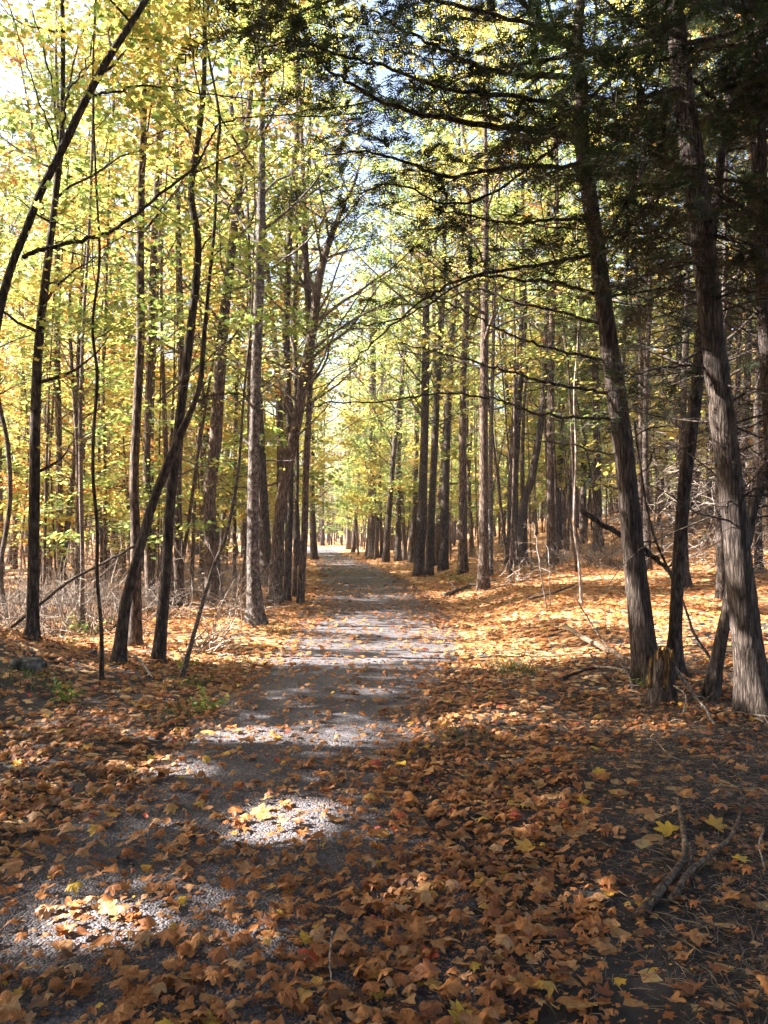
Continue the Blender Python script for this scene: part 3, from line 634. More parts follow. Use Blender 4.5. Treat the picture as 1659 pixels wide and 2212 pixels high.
shade_conifer(2.2, .6, 12.5, 5.4, 3.8, 'unseen shade conifer beside the camera whose crown roofs the near path', nl=85, dens=36)
shade_conifer(-4.3, 1.5, 12.5, 5.0, 3.6, 'unseen shade conifer left of the camera whose crown roofs the near path', nl=85, dens=36)
shade_conifer(-5.6, 4.4, 12, 4.4, 2.8, 'unseen shade conifer just left of the view over the near path')
shade_conifer(-9.6, 9.2, 13, 3.0, 2.4, 'unseen shade conifer left of the view at the edge of the sunlit band')
shade_conifer(-10.6, 6.0, 17, 6.0, 3.2, 'tall unseen shade conifer left of the view between its neighbours')
shade_conifer(-9.8, 3.6, 16, 6.0, 3.2, 'tall unseen shade conifer left of the view, its crown above the others')
shade_conifer(-16, 2.5, 17, 3.0, 4.0, 'large unseen shade conifer far left of the camera')

# ------------------------------------------------------------------ traced deciduous trees
MT = 'maple_tree'
def mk(label, pts, **k): return make_tree(MT, label, 'tree', pts, **k)
t, tp, tr, base = mk('dark slender maple leaning strongly right from beyond the left edge', [(-66, 1470, 26), (-60, 1200, 22), (-45, 950, 20), (-22, 790, 19), (0, 670, 18), (25, 575, 17), (55, 500, 17), (90, 410, 17), (135, 320, 18), (185, 215, 17), (235, 125, 15), (280, 55, 14), (320, -10, 13), (372, -110, 11), (420, -230, 9)], bark='dark_bark', fol='yellow', crown=(5.6, 10), top=10, nl=14, Lmax=1.8, per=26)
D1 = base[1]
branch(t, base, [(50, 556), (90, 540), (190, 515), (225, 505), (285, 470), (325, 435), (380, 395), (430, 350), (455, 300), (480, 265), (560, 252), (700, 250), (825, 240)], D1, D1 + .6, .022, .005, 'dark_bark', 12, .5)
branch(t, base, [(190, 208), (250, 198), (345, 185), (435, 202), (565, 215), (640, 210)], D1, D1 + .4, .012, .004, 'dark_bark', 8, .5)
branch(t, base, [(132, 330), (140, 250), (150, 190), (175, 165), (200, 90), (210, 0)], D1, D1 + .3, .012, .005, 'dark_bark', 6, .4)
branch(t, base, [(125, 340), (105, 270), (70, 180), (40, 80), (10, -20)], D1, D1 - .3, .009, .004, 'dark_bark', 6, .4)
t, tp, tr, base = mk('straight dark maple nearest the left edge', [(68, 1380, 34), (71, 1324, 24), (73, 1141, 23), (75, 1031, 22), (77, 885, 21), (84, 740, 20), (103, 565, 17), (120, 425, 14), (133, 300, 12), (136, 150, 10), (134, 0, 9)], bark='dark_bark', fol='yellow', crown=(5, 12), top=12, nl=16, Lmax=2.2, per=16, lo=(2, 5, 8, 1.2, .5))
branch(t, base, [(126, 300), (110, 180), (90, 90), (60, 0)], base[1], base[1], .014, .006, 'dark_bark', 6, .5)
mk('thin crooked sapling cut by the left edge', [(25, 1345, 12), (6, 1290, 10), (2, 1215, 10), (13, 1150, 10), (22, 1068, 10), (16, 958, 10), (0, 880, 9), (-20, 760, 8)], bark='dark_bark', fol='lime', crown=(3.5, 7), top=7.5, nl=10, Lmax=1.4)
mk('sunlit brown maple trunk second from the left edge', [(137, 1296, 20), (130, 1178, 15), (128, 1031, 14), (126, 885, 14), (123, 724, 13), (124, 560, 12), (120, 400, 11)], fol='orange', crown=(4, 15), nl=20, Lmax=2.4)
mk('very thin straight sapling with a knotty foot', [(176, 1368, 13), (178, 1215, 8), (175, 1068, 9), (174, 885, 8), (180, 702, 7), (192, 500, 6), (200, 300, 6), (205, 80, 5)], bark='twig', fol='lime', crown=(3.5, 11), top=11, nl=12, Lmax=1.3)
mk('thin wavy dark sapling whose foot stands in shade', [(220, 1478, 10), (219, 1361, 8), (210, 1251, 7), (210, 1141, 7), (201, 1031, 7), (203, 922, 7), (210, 812, 7), (200, 702, 6), (215, 560, 6), (208, 400, 5)], bark='dark_bark', fol='lime', crown=(3.0, 8), top=8.5, nl=12, Lmax=1.2)
mk('dark mossy maple behind the thin saplings', [(249, 1232, 22), (253, 1031, 17), (246, 900, 16), (240, 812, 15), (234, 702, 14), (228, 560, 12)], bark='dark_bark', fol='orange', crown=(3.5, 16), nl=24, Lmax=3)
mk('slim maple close behind the dark mossy one', [(262, 1228, 12), (262, 1000, 11), (264, 850, 10), (266, 702, 10)], bark='dark_bark', fol='yellow', crown=(4, 15), nl=16, Lmax=2.4)
mk('straight maple whose left side shines white, left of the twisted tree', [(292, 1398, 28), (293, 1178, 21), (290, 1031, 20), (300, 812, 19), (304, 702, 18), (303, 600, 17), (305, 400, 15), (312, 200, 13), (320, 0, 11)], fol='yellow', crown=(5, 13), top=13, nl=18, Lmax=2.3)
mk('brown maple just right of the white shining one', [(327, 1310, 22), (319, 1141, 16), (317, 995, 16), (322, 812, 15), (326, 702, 15), (334, 500, 14), (340, 350, 13), (345, 100, 11)], fol='orange', crown=(5, 15), nl=18, Lmax=2.6)
t, tp, tr, base = mk('twisted dark maple leaning right with a broken thick stub', [(254, 1436, 26), (271, 1306, 24), (304, 1178, 21), (330, 1087, 20), (359, 1013, 20), (394, 930, 17), (414, 885, 11), (432, 830, 11), (440, 739, 10), (450, 625, 8), (464, 475, 7), (470, 325, 6), (474, 250, 6), (446, 90, 5)], bark='dark_bark', fol='lime', crown=(4.5, 9.5), top=10, nl=14, Lmax=1.6)
branch(t, base, [(420, 870), (455, 855), (500, 850), (535, 855), (560, 840)], base[1], base[1], .013, .004, 'dark_bark', 5, .35)
branch(t, base, [(330, 1090), (322, 1030), (312, 985), (300, 930)], base[1], base[1], .009, .004, 'dark_bark', 3, .3)
branch(t, base, [(340, 870), (400, 815), (450, 775), (500, 730), (560, 670), (640, 610)], base[1] + .3, base[1] + .8, .013, .004, 'twig', 10, .5)
t, tp, tr, base = mk('dark maple right of the twisted one, bending at half height', [(340, 1432, 28), (357, 1251, 22), (366, 1105, 22), (377, 995, 22), (395, 849, 20), (410, 730, 18), (428, 540, 15), (413, 420, 14), (425, 325, 12), (440, 200, 11), (442, 75, 9), (452, -20, 8)], bark='dark_bark', fol='yellow', crown=(5.5, 11), top=11.5, nl=16, Lmax=2)
branch(t, base, [(418, 560), (470, 490), (510, 430), (545, 390), (600, 340), (660, 300)], base[1], base[1] + .5, .012, .004, 'dark_bark', 10, .6)
branch(t, base, [(425, 350), (395, 240), (350, 150), (300, 60), (260, -20)], base[1], base[1] + .5, .009, .003, 'dark_bark', 8, .4)
mk('maple behind the bending dark trunk, left side sunlit', [(388, 1306, 22), (384, 1068, 17), (388, 950, 16), (392, 812, 15), (388, 650, 14), (384, 450, 12)], fol='yellow', crown=(4.5, 15), nl=18, Lmax=2.6)
mk('stout maple with rough bark, slanting right, left of the pale pair', [(464, 1305, 40), (456, 1178, 28), (452, 1068, 28), (465, 958, 28), (472, 849, 25), (483, 702, 22), (492, 620, 20), (505, 500, 18), (517, 400, 15), (535, 260, 12)], bark='maple_bark', fol='yellow', crown=(5, 16), nl=22, Lmax=3)
mk('leaning bare sapling rising right from the sunlit left verge', [(385, 1468, 11), (421, 1361, 9), (458, 1233, 9), (487, 1160, 8), (513, 1031, 7), (527, 849, 5), (540, 720, 4)], bark='twig', fol='lime', crown=(3.2, 5.5), top=5.6, nl=6, Lmax=.8, per=16)
mk('pale smooth maple whose bark glares white beside the path edge', [(554, 1348, 38), (547, 1240, 27), (546, 1178, 25), (549, 958, 24), (557, 702, 22), (562, 560, 19), (565, 400, 17), (565, 250, 15), (570, 80, 13)], fol='yellow', crown=(5.5, 14), top=14, nl=18, Lmax=2.4, lo=(2.5, 5.5, 8, 1.3, .6))
mk('slim sapling tight against the left of the pale maple', [(540, 1300, 10), (540, 1100, 8), (538, 900, 8), (540, 702, 7), (538, 520, 6)], fol='lime', crown=(4, 13), nl=12, Lmax=1.6)
t, tp, tr, base = mk('sunlit maple at the path edge bending far right above', [(594, 1305, 34), (597, 1220, 27), (603, 1130, 25), (613, 1050, 24), (639, 922, 23), (664, 775, 21), (676, 702, 20), (690, 600, 18), (712, 520, 15), (740, 450, 10), (765, 395, 6), (785, 330, 2.5)], fol='lime', crown=(3.6, 10), top=10, nl=34, Lmax=3.0, per=26)
branch(t, base, [(655, 850), (700, 790), (715, 735), (760, 660), (800, 600), (830, 540)], base[1], base[1] + .6, .03, .006, 'maple_bark', 10, .8)
branch(t, base, [(708, 530), (740, 500), (790, 460), (850, 430)], base[1], base[1] + .6, .02, .006, 'dark_bark', 8, .7)
mk('upright maple just behind the bending sunlit one', [(619, 1300, 17), (628, 1068, 13), (624, 885, 13), (619, 702, 15), (624, 550, 14), (630, 400, 12)], bark='dark_bark', fol='yellow', crown=(5, 15), nl=18, Lmax=2.5)
mk('narrow dark maple squeezed in the middle of the path edge clump', [(636, 1290, 9), (641, 1100, 8), (641, 920, 11), (636, 702, 10), (640, 520, 9)], bark='dark_bark', fol='green', crown=(5, 14), nl=16, Lmax=2)
mk('rightmost maple of the clump at the left path edge', [(648, 1305, 18), (658, 1141, 14), (662, 995, 14), (670, 812, 13), (668, 702, 15), (660, 550, 14), (655, 400, 11)], fol='lime', crown=(4, 15), nl=30, Lmax=3.2)
mk('small dark maple beyond the clump at the left path edge', [(679, 1209, 17), (675, 1100, 12), (674, 922, 11), (673, 760, 10)], bark='dark_bark', fol='yellow', crown=(3.2, 17), nl=40, Lmax=4.2, lo=(2, 4, 8, 2, 1))
mk('thin trunk between the rough maple and pale maple, farther back', [(506, 1262, 9), (508, 1000, 8), (512, 800, 8)], fol='yellow', crown=(3.5, 15), nl=18, Lmax=2.6, lo=(2, 4, 6, 2, 1))
mk('mottled maple in the middle where the path bends left', [(806, 1207, 26), (804, 1100, 17), (803, 995, 16), (805, 849, 15), (805, 702, 14), (808, 600, 12)], bark='maple_bark', fol='lime', crown=(4, 17), nl=44, Lmax=4.2, lo=(2.5, 5, 8, 2.4, .8))
mk('thin maple at the far end of the path', [(752, 1186, 11), (752, 1031, 8), (754, 951, 7), (756, 850, 7)], fol='yellow', crown=(4.5, 20), top=20, nl=26, Lmax=4, lo=(2, 5, 8, 3, 1))
mk('wavy maple right of the mottled one', [(860, 1212, 16), (861, 1100, 12), (860, 1013, 12), (868, 812, 11), (870, 690, 10)], bark='dark_bark', fol='lime', crown=(4, 16), nl=22, Lmax=3, lo=(2, 4, 7, 2.4, 1))
mk('thin maple leaning on the wavy one', [(875, 1210, 9), (868, 1060, 7), (861, 1000, 6), (830, 930, 5), (805, 880, 4)], bark='twig', fol='lime', crown=(3.5, 9), top=9, nl=12, Lmax=1.8)
mk('slim maple left of the dark pair', [(888, 1216, 15), (897, 1068, 11), (901, 885, 11), (906, 702, 10)], bark='dark_bark', fol='yellow', crown=(5, 16), nl=20, Lmax=3)
mk('thick black maple, left trunk of the pair right of the path', [(904, 1246, 25), (913, 1068, 20), (918, 885, 18), (920, 702, 16), (921, 600, 15)], bark='dark_bark', fol='lime', crown=(5, 17), nl=30, Lmax=4)
mk('slightly thinner maple, right trunk of the pair', [(927, 1243, 19), (934, 1068, 15), (943, 885, 14), (953, 702, 13), (958, 600, 12)], bark='dark_bark', fol='yellow', crown=(5, 17), nl=28, Lmax=3.8)
mk('slender brown maple right behind the dark pair', [(958, 1180, 14), (963, 995, 10), (967, 885, 10), (970, 760, 9)], fol='lime', crown=(3.5, 17), nl=24, Lmax=3, lo=(2, 4, 6, 2.5, 1))
mk('pale straight maple with banded bark right of the path', [(1043, 1275, 28), (1045, 1180, 20), (1045, 1068, 20), (1045, 885, 19), (1047, 702, 17), (1048, 560, 15), (1050, 420, 13)], fol='yellow', crown=(5, 15), nl=24, Lmax=3.6)
mk('thin maple close right of the pale banded one', [(1060, 1246, 12), (1060, 995, 9), (1065, 775, 8), (1068, 640, 7)], fol='lime', crown=(4.5, 13), nl=16, Lmax=2.2)
mk('stout dark maple on the right slope, left of its forked neighbour', [(1106, 1217, 28), (1109, 1031, 22), (1116, 900, 21), (1124, 790, 19), (1130, 690, 17), (1128, 560, 15)], bark='dark_bark', fol='orange', crown=(5, 16), nl=22, Lmax=3)
t, tp, tr, base = mk('crooked dark maple on the right slope bending right at mid height', [(1128, 1222, 26), (1131, 1092, 18), (1148, 1035, 17), (1163, 950, 15), (1175, 850, 14), (1180, 720, 13)], bark='dark_bark', fol='lime', crown=(5, 16), nl=22, Lmax=2.8)
branch(t, base, [(1131, 1092), (1128, 1000), (1131, 900), (1140, 780)], base[1], base[1] + .3, .09, .04, 'dark_bark', 4, .6)
mk('bent maple farther up the right slope', [(1206, 1187, 18), (1206, 1053, 14), (1213, 936, 13), (1210, 760, 12)], bark='dark_bark', fol='yellow', crown=(4, 16), nl=22, Lmax=2.8)
mk('very slim maple right of the bent one', [(1225, 1192, 8), (1237, 975, 6), (1245, 741, 6), (1250, 600, 5)], fol='lime', crown=(3.5, 13), nl=16, Lmax=2)
mk('thin pale sapling among leaves on the right bank', [(1257, 1308, 6), (1250, 1210, 5), (1240, 1130, 5), (1244, 980, 4), (1240, 850, 3)], bark='dead_wood', fol='lime', crown=(3, 6), top=7, nl=7, Lmax=.9, per=12)
def sapling(label, pts, r=.008, tw=5, tl=.3, name='sapling', leaf=0):
    g0 = ground(*pts[0]); t = thing(name, label, 'sapling', g0); branch(t, g0, pts, g0[1], g0[1] + .1, r, r * .4, 'dead_wood', tw, tl, 5, 'stem'); return t
sapling('bare white sapling stem bending left on the sunlit right bank', [(1181, 1317), (1170, 1249), (1159, 1171), (1151, 1128)], .016)
sapling('bare upright sapling beside the white bending stem', [(1189, 1313), (1186, 1200), (1176, 1170)], .011, 6)
sapling('tiny pale stem beside the path right of the dark pair', [(1006, 1232), (1004, 1200), (1008, 1165)], .016, 3)
for k, (px, py, h_) in enumerate([(498, 1330, 190), (505, 1325, 130), (565, 1345, 100), (440, 1400, 120), (520, 1365, 150), (470, 1345, 170), (590, 1330, 90), (700, 1215, 60), (410, 1345, 200), (360, 1290, 130), (230, 1330, 120), (150, 1330, 90)]):
    o = sapling('thin pale leafless stem sprouting from the left verge leaf litter', [(px, py), (px + rng.normal(0, 8), py - h_ * .5), (px + rng.normal(0, 22), py - h_)], .007, 7, .35); o['group'] = 'bare stems on the left verge'

for (px, D_, f_) in [(-560, 11.5, 'yellow'), (-620, 14.5, 'orange'), (-480, 17.5, 'lime'), (-900, 13, 'lime')]:  # unseen maples added left of the view to dapple the sunlit bank
    yb = 1150 + 1.55 * F / D_
    mk('unseen shade maple beyond the left edge of the view with %s leaves' % f_, [(px, yb, 300 / D_), (px + 8, yb - 500, 220 / D_), (px - 8, yb - 900, 160 / D_)], D=D_, fol=f_, crown=(5, 15), top=16, nl=16, sub=4, Lmax=3.2, per=60, leaf=.11, group='unseen shade maples beyond the left edge')

# ------------------------------------------------------------------ more trees between and behind (kinds built once, then copied)
def proto(kind, hh, z0, nl, Lmax, bark, fol, per, leaf, rx, r0=.12, lo=None):
    P = np.array([[0, 0, -.1], [rng.normal(0, .1), rng.normal(0, .1), hh * .3], [rng.normal(0, .3), rng.normal(0, .3), hh * .65], [rng.normal(0, .5), rng.normal(0, .5), hh]])
    TP = catmull(P, 7); TR = np.linspace(r0, r0 * .12, len(TP))
    tb = Tubes(); tb.add(TP, TR, 8, .06, .5 * np.exp(-(TP[:, 2] + .1) / .25)); tm = tb.mesh('trunk', M[bark])
    tb = Tubes(); C = limbs_on(TP, TR, z0, hh - .3, nl, Lmax, .45, 5, tb)
    if lo: C = np.vstack([C, limbs_on(TP, TR, lo[0], lo[1], lo[2], lo[3], .15, 5, tb, lift=0)])
    lmh = tb.mesh('limbs', M['twig']); p_, n_, s_, z_, b_ = sprays(C, per, rx, .06, leaf)
    return tm, lmh, [leaves_mesh('crown', p_, n_, s_, z_, b_, M[f]) for f in fol]
PRO = [proto('maple', 17, 4.5, 24, 3.2, 'maple_bark', ['yellow', 'lime', 'orange'], 8, .17, .5, .13),
       proto('maple', 19, 3.5, 28, 3.4, 'dark_bark', ['yellow', 'lime', 'orange'], 7, .18, .55, .15, (1.8, 4, 5, 2.2)),
       proto('maple', 15, 3.0, 26, 2.8, 'maple_bark', ['yellow', 'lime', 'orange'], 8, .16, .5, .10, (1.5, 4, 6, 2.0)),
       proto('sapling', 8, 1.8, 20, 1.9, 'twig', ['yellow', 'lime', 'yellow'], 24, .13, .42, .045),
       proto('sapling', 6, 1.2, 16, 1.7, 'twig', ['yellow', 'lime', 'yellow'], 24, .13, .42, .035)]
def place(x, y, kind, fol, sc, label, group, crownless=False):
    tm, lmh, cr = PRO[kind]
    o = thing('maple_tree' if kind < 3 else 'young_maple', label, 'tree' if kind < 3 else 'sapling', (x, y, float(H(x, y))), group)
    o.rotation_euler = (rng.normal(0, .03), rng.normal(0, .03), rng.random() * 6.28); o.scale = (sc, sc, sc * (.9 + .25 * rng.random()))
    link('trunk', tm, o); link('limbs', lmh, o); link('crown', cr[fol], o)
placed = []
def ok(x, y, md):
    if 63 < y < 81 and -34 < x < pathc(y) + 2.5: return False
    if abs(x - pathc(y)) < pathw(y) + (1.0 if y > 30 else 1.6): return False
    for q in placed:
        if (q[0] - x) ** 2 + (q[1] - y) ** 2 < md * md: return False
    placed.append((x, y)); return True
FN = ['yellow', 'lime green', 'orange']
def fill(n, y0, y1, md, kinds, group, lab, cond=None, pf=(.35, .42, .23), sc0=.85):
    c = 0; tries = 0
    while c < n and tries < 6000:
        tries += 1; y = y0 + (y1 - y0) * rng.random(); x = (rng.random() * 2 - 1) * (.53 * y + 3)
        if cond and not cond(x, y): continue
        if not ok(x, y, md): continue
        f = int(rng.choice(3, p=pf)); place(x, y, int(rng.choice(kinds)), f, sc0 + .35 * rng.random(), lab % (FN[f] if kinds[0] < 3 else ['yellow', 'lime green', 'yellow'][f]), group + ' with %s leaves' % (FN[f] if kinds[0] < 3 else ['yellow', 'lime green', 'yellow'][f])); c += 1
for (y, sd, kd, sc) in [(34, 1.6, 0, 1.0), (36, -1, 1, 1.1), (41, 1, 1, 1.1), (46, -1, 0, 1.15), (50, 1, 1, 1.2), (57, -1, 1, 1.1), (61, 1, 0, 1.2), (84, -1, 0, 1.2), (82, 1, 1, 1.2), (54, .9, 3, 1.3), (38, -.9, 3, 1.1), (44, .9, 3, 1.2), (48, -.9, 3, 1.2)]:
    x = float(pathc(y) + sd * (pathw(y) + .9)); placed.append((x, y)); place(x, y, kd, 1 if rng.random() < .7 else 0, sc, 'maple standing at the path edge in the distance, branches arching over the path', 'maples arching over the far path')
for (x, y, kd, f, sc) in [(-3.3, 22.8, 1, 1, 1.15), (2.5, 25.5, 0, 0, 1.2), (-3.5, 27.0, 0, 2, 1.2), (2.2, 30.0, 1, 1, 1.2), (-4.3, 32.0, 1, 0, 1.2), (1.9, 34.5, 0, 1, 1.15)]:
    placed.append((x, y)); place(x, y, kd, f, sc, 'tall maple beside the middle distance path, its %s crown reaching over' % FN[f], 'tall maples beside the path with %s crowns' % FN[f])
fill(16, 15, 24, 1.1, [2], 'slim maples in the left wood', 'slim brown maple in the crowded left wood with %s leaves', cond=lambda x, y: x < -4.2, pf=(.5, .3, .2), sc0=.5)
fill(34, 20, 34, 2.0, [0, 1, 2], 'maples in the middle distance', 'middle distance maple with thin trunk and %s crown', cond=lambda x, y: abs(x) > 2.5 + .1 * y)
fill(80, 34, 62, 2.2, [0, 1, 2], 'distant maples', 'distant thin maple trunk under %s foliage')
fill(110, 62, 115, 3.0, [0, 1, 2], 'farthest maples', 'farthest maple closing the view with %s foliage', sc0=1.0)
for k in range(16):
    y = 88 + 22 * rng.random(); x = -9 + 22 * rng.random()
    if abs(x - pathc(y)) > 2.2 and ok(x, y, 2.0): place(x, y, int(rng.integers(0, 3)), 0, 1.0 + .2 * rng.random(), 'maple closing the far end of the path with yellow foliage', 'maples closing the far end of the path')
fill(26, 19, 34, 1.6, [3, 4], 'understorey saplings', 'understorey sapling carrying flat layers of %s leaves', cond=lambda x, y: abs(x) > 2.2 + .08 * y and not (x > 0 and y < 29), pf=(.4, .45, .15))
fill(60, 34, 70, 2.0, [3, 4], 'far understorey saplings', 'far understorey sapling with small %s leaves', pf=(.5, .4, .1))
def far_wood():
    tb = Tubes(); C = []
    for k in range(1500):
        y = 62 + 75 * rng.random(); x = (rng.random() * 2 - 1) * (.55 * y + 4)
        if (abs(x - pathc(y)) < 2.2 and y < 92) or (63 < y < 81 and -34 < x < pathc(y) + 2.5): continue
        h_ = 4 + 9 * rng.random(); l_ = rng.normal(0, .06, 2) * h_; z = float(H(x, y)); tb.add(np.array([[x, y, z - .1], [x + l_[0] * .5, y + l_[1] * .5, z + h_ * .5], [x + l_[0], y + l_[1], z + h_]]), np.array([1, .7, .2]) * (.04 + .07 * rng.random()), 4)
        for q in range(5): C.append([x + rng.normal(0, .9), y + rng.normal(0, .9), z + (1.2 + 8 * rng.random() ** 1.3)])
        for q in range(3):
            u_ = .1 + .4 * rng.random(); tb.add(grow([x + l_[0] * u_, y + l_[1] * u_, z + h_ * u_], rng.random() * 6.28, .35, 1.8, 3, 0, .2), .022, 3)
    o = link('far_wood', tb.mesh('far_wood', M['maple_bark'])); o['kind'] = 'stuff'; o['label'] = 'far off wood of crowded thin trunks behind the last maples'; o['category'] = 'far wood'
    C = np.array(C); p_, n_, s_, z_, b_ = sprays(C, 12, .8, .1, .26, .5)
    o = link('far_foliage', leaves_mesh('far_foliage', p_, n_, s_, z_, b_, M['lime'])); o['kind'] = 'stuff'; o['label'] = 'far off yellow foliage filling the gaps between the last trunks'; o['category'] = 'far foliage'
far_wood()
# thin bare poles deep in the wood
poles = [Tubes() for _ in range(3)]; pm_ = []
for tb in poles:
    P = grow((0, 0, -.1), 0, 1.55, 9, 8, .0, .035); tb.add(P, np.linspace(.05, .02, len(P)), 6, .08)
    for k in range(9): Q = grow(P[2 + k % 6], rng.random() * 6.28, .3, .9, 4, .03, .2); tb.add(Q, .009, 3)
    pm_.append(tb.mesh('young_trunk', M['maple_bark']))
for k in range(340):
    y = 15 + 50 * rng.random() ** .8; x = (rng.random() * 2 - 1) * (.53 * y + 2)
    if abs(x - pathc(y)) < pathw(y) + .9 or (x > 0 and y < 20 and x < 5): continue
    far = y > 32
    o = link('bare_sapling', pm_[k % 3]); o.location = (x, y, float(H(x, y))); s_ = .5 + .8 * rng.random(); o.scale = (s_, s_, .7 + .5 * rng.random()); o.rotation_euler = (rng.normal(0, .05), rng.normal(0, .06), rng.random() * 6.28)
    side = 'left' if x < pathc(y) else 'right'
    tag(o, '%s bare young trunk standing in the wood %s of the path' % ('distant thin' if far else 'thin pale', side), 'young tree', '%s young trunks %s of the path' % ('distant' if far else 'nearer', side))

# ------------------------------------------------------------------ dead brush
def brush(label, px, py, w_, h_, n, D=None, L=.9, group=None):
    g0 = ground(px, py); t = thing('dead_shrub', label, 'shrub', g0, group); tb = Tubes(); k_ = g0[1] / F
    for k in range(n):
        p0 = g0 + np.array([rng.normal(0, w_ * k_ * .5), rng.normal(0, .5), rng.random() * h_ * k_ * .8]); p0[2] = max(p0[2], float(H(p0[0], p0[1])))
        P = grow(p0, rng.random() * 6.28, rng.normal(.35, .4), L * (.4 + rng.random()), 7, .02, .25, .22); tb.add(P, np.linspace(.010, .003, len(P)), 4)
    link('twigs', tb.mesh('twigs', M['dead_wood'], g0), t)
bp = []
for q in range(4):
    tb = Tubes()
    for k in range(26):
        P = grow(np.array([rng.normal(0, .45), rng.normal(0, .45), 0]), rng.random() * 6.28, 1.0 + rng.normal(0, .5), .8 + 1.0 * rng.random(), 7, .0, .22, .15); tb.add(P, np.linspace(.010, .003, len(P)), 4)
        for _ in range(2): j = 2 + rng.integers(0, 4); tb.add(grow(P[j], rng.random() * 6.28, .5, .5, 4, 0, .25), .0035, 3)
    bp.append(tb.mesh('twigs', M['dead_wood' if q % 2 else 'twig']))
c_ = 0
while c_ < 120:
    y = 14 + 24 * rng.random(); x = (rng.random() * 2 - 1) * (.5 * y + 1)
    if c_ % 3 == 0: y = 11.5 + 9 * rng.random(); x = -3.6 - rng.random() * (.5 * y - 2.8)
    if abs(x - pathc(y)) < pathw(y) + .9 or (0 < x < 7 and y < 20): continue
    sd_ = 'left' if x < 0 else 'right'; far_ = y > 24
    o = thing('leafless_shrub', ('far ' if far_ else '') + 'leafless twiggy shrub growing between the trunks %s of the path' % sd_, 'shrub', (x, y, float(H(x, y))), '%sleafless shrubs %s of the path' % ('far ' if far_ else '', sd_))
    o.rotation_euler = (0, 0, rng.random() * 6.28); k_ = .4 + .6 * rng.random(); o.scale = (k_, k_, k_ * (.6 + .7 * rng.random())); link('twigs', bp[c_ % 4], o); c_ += 1
brush('tangle of pale dead twigs deep in the wood at the left', 130, 1255, 90, 170, 110, L=1.2)
brush('pale dead brush between the two left hand trunks', 250, 1270, 60, 160, 70, L=1.1)
brush('low dead brush at the far left edge', 20, 1280, 50, 140, 50, L=1.1)
brush('pale arching dead brush between the bending maple and the rough slanting maple', 420, 1290, 60, 120, 60, L=1.0)
brush('sunlit dead stems lying at the foot of the pale maple', 500, 1340, 60, 50, 60, L=.7)
brush('small dead twigs in the left verge below the leaning sapling', 450, 1400, 50, 30, 34, L=.5)
brush('dead twigs in front of the right slope maples', 1110, 1262, 60, 26, 40, L=.8)
brush('tangled pale dead twigs behind the long branched conifer', 1430, 1200, 110, 330, 230, L=1.2)
brush('dead conifer twigs between slim and thick trunk', 1500, 1230, 60, 340, 150, L=1.0)
brush('grey dead twigs at the right edge behind the thick conifer', 1630, 1250, 60, 340, 150, L=1.0)
brush('dead twigs at the foot of the thick right conifer', 1600, 1535, 80, 12, 22, L=.3)
brush('twigs lying around the stump base', 1450, 1530, 70, 10, 18, L=.28)

# ------------------------------------------------------------------ fallen wood, stump, roots
def stick(name, label, cat, pts, r0, r1, mt='dead_wood', D=None, lift=0, twigs=0, tl=.3, sides=8):
    """pts (x, y, height above ground) in picture units / metres"""
    P = []
    for (px, py, h_) in pts:
        if D is None:
            q = ground(px, py); q = at(px, py, q[1]); q[2] = float(GZ(q[0], q[1])) + h_
        else: q = at(px, py, D)
        P.append(q)
    base = P[0].copy(); P = catmull(P, 7); P[1:-1] += rng.normal(0, r0 * .18, P[1:-1].shape)
    tb = Tubes(); tb.add(P, np.linspace(r0, r1, len(P)) * (1 + rng.normal(0, .06, len(P))), sides, .14)
    for k in range(twigs):
        i = 2 + rng.integers(0, len(P) - 3); Q = grow(P[i], rng.random() * 6.28, rng.normal(.3, .3), tl * (.4 + rng.random()), 4, 0, .2); tb.add(Q, r1 * .6, 4)
    o = link(name, tb.mesh(name, M[mt], base), None, base); tag(o, label, cat); return o
stick('fallen_log', 'short thick log propped on the bank left of the long branched conifer', 'log', [(1221, 1385, .18), (1268, 1405, .12), (1315, 1418, .06), (1362, 1436, .03)], .036, .03, 'log_bark')
stick('fallen_branch', 'curved dark branch rising from the propped log', 'branch', [(1246, 1400, .62), (1268, 1402, .40), (1300, 1408, .15), (1330, 1422, .05)], .008, .012, 'dark_bark')
stick('fallen_branch', 'dark branch lying in leaves below the propped log', 'branch', [(1213, 1470, .02), (1284, 1452, .04), (1330, 1448, .04), (1362, 1456, .02)], .018, .012, 'dark_bark')
stick('fallen_branch', 'short white sunlit stick lying beside the conifer foot', 'branch', [(1285, 1452, .05), (1320, 1456, .05), (1352, 1462, .04)], .012, .009, 'dead_wood')
stick('fallen_branch', 'thin dark branch looping on the ground left of the stump', 'branch', [(1276, 1430, .08), (1305, 1470, .02), (1340, 1487, .03), (1390, 1484, .02)], .009, .007, 'dark_bark', twigs=3)
stick('leaning_branch', 'broken branch slanting down to the right across the conifer trunk', 'branch', [(1254, 1100, 0), (1299, 1131, 0), (1377, 1178, 0), (1425, 1215, 0), (1457, 1246, 0)], .03, .022, 'dark_bark', D=8.1, twigs=3)
stick('leaning_branch', 'pale bark stripped pole leaning against the stump', 'branch', [(1436, 1413, 0), (1475, 1467, 0), (1505, 1512, 0)], .018, .014, 'dead_wood', D=7.0)
stick('leaning_branch', 'thin curved stem leaning between slim conifer and thin leaning trunk', 'branch', [(1370, 910, 0), (1385, 1020, 0), (1410, 1150, 0), (1475, 1300, 0), (1500, 1370, 0), (1540, 1430, 0)], .012, .014, 'dark_bark', D=8.0, twigs=6)
stick('fallen_branch', 'long thin pole slanting across the left wood down to the left edge', 'branch', [(-20, 1390, 0), (73, 1317, 0), (146, 1258, 0), (220, 1218, 0), (300, 1174, 0)], .02, .015, 'dark_bark', D=9.5)
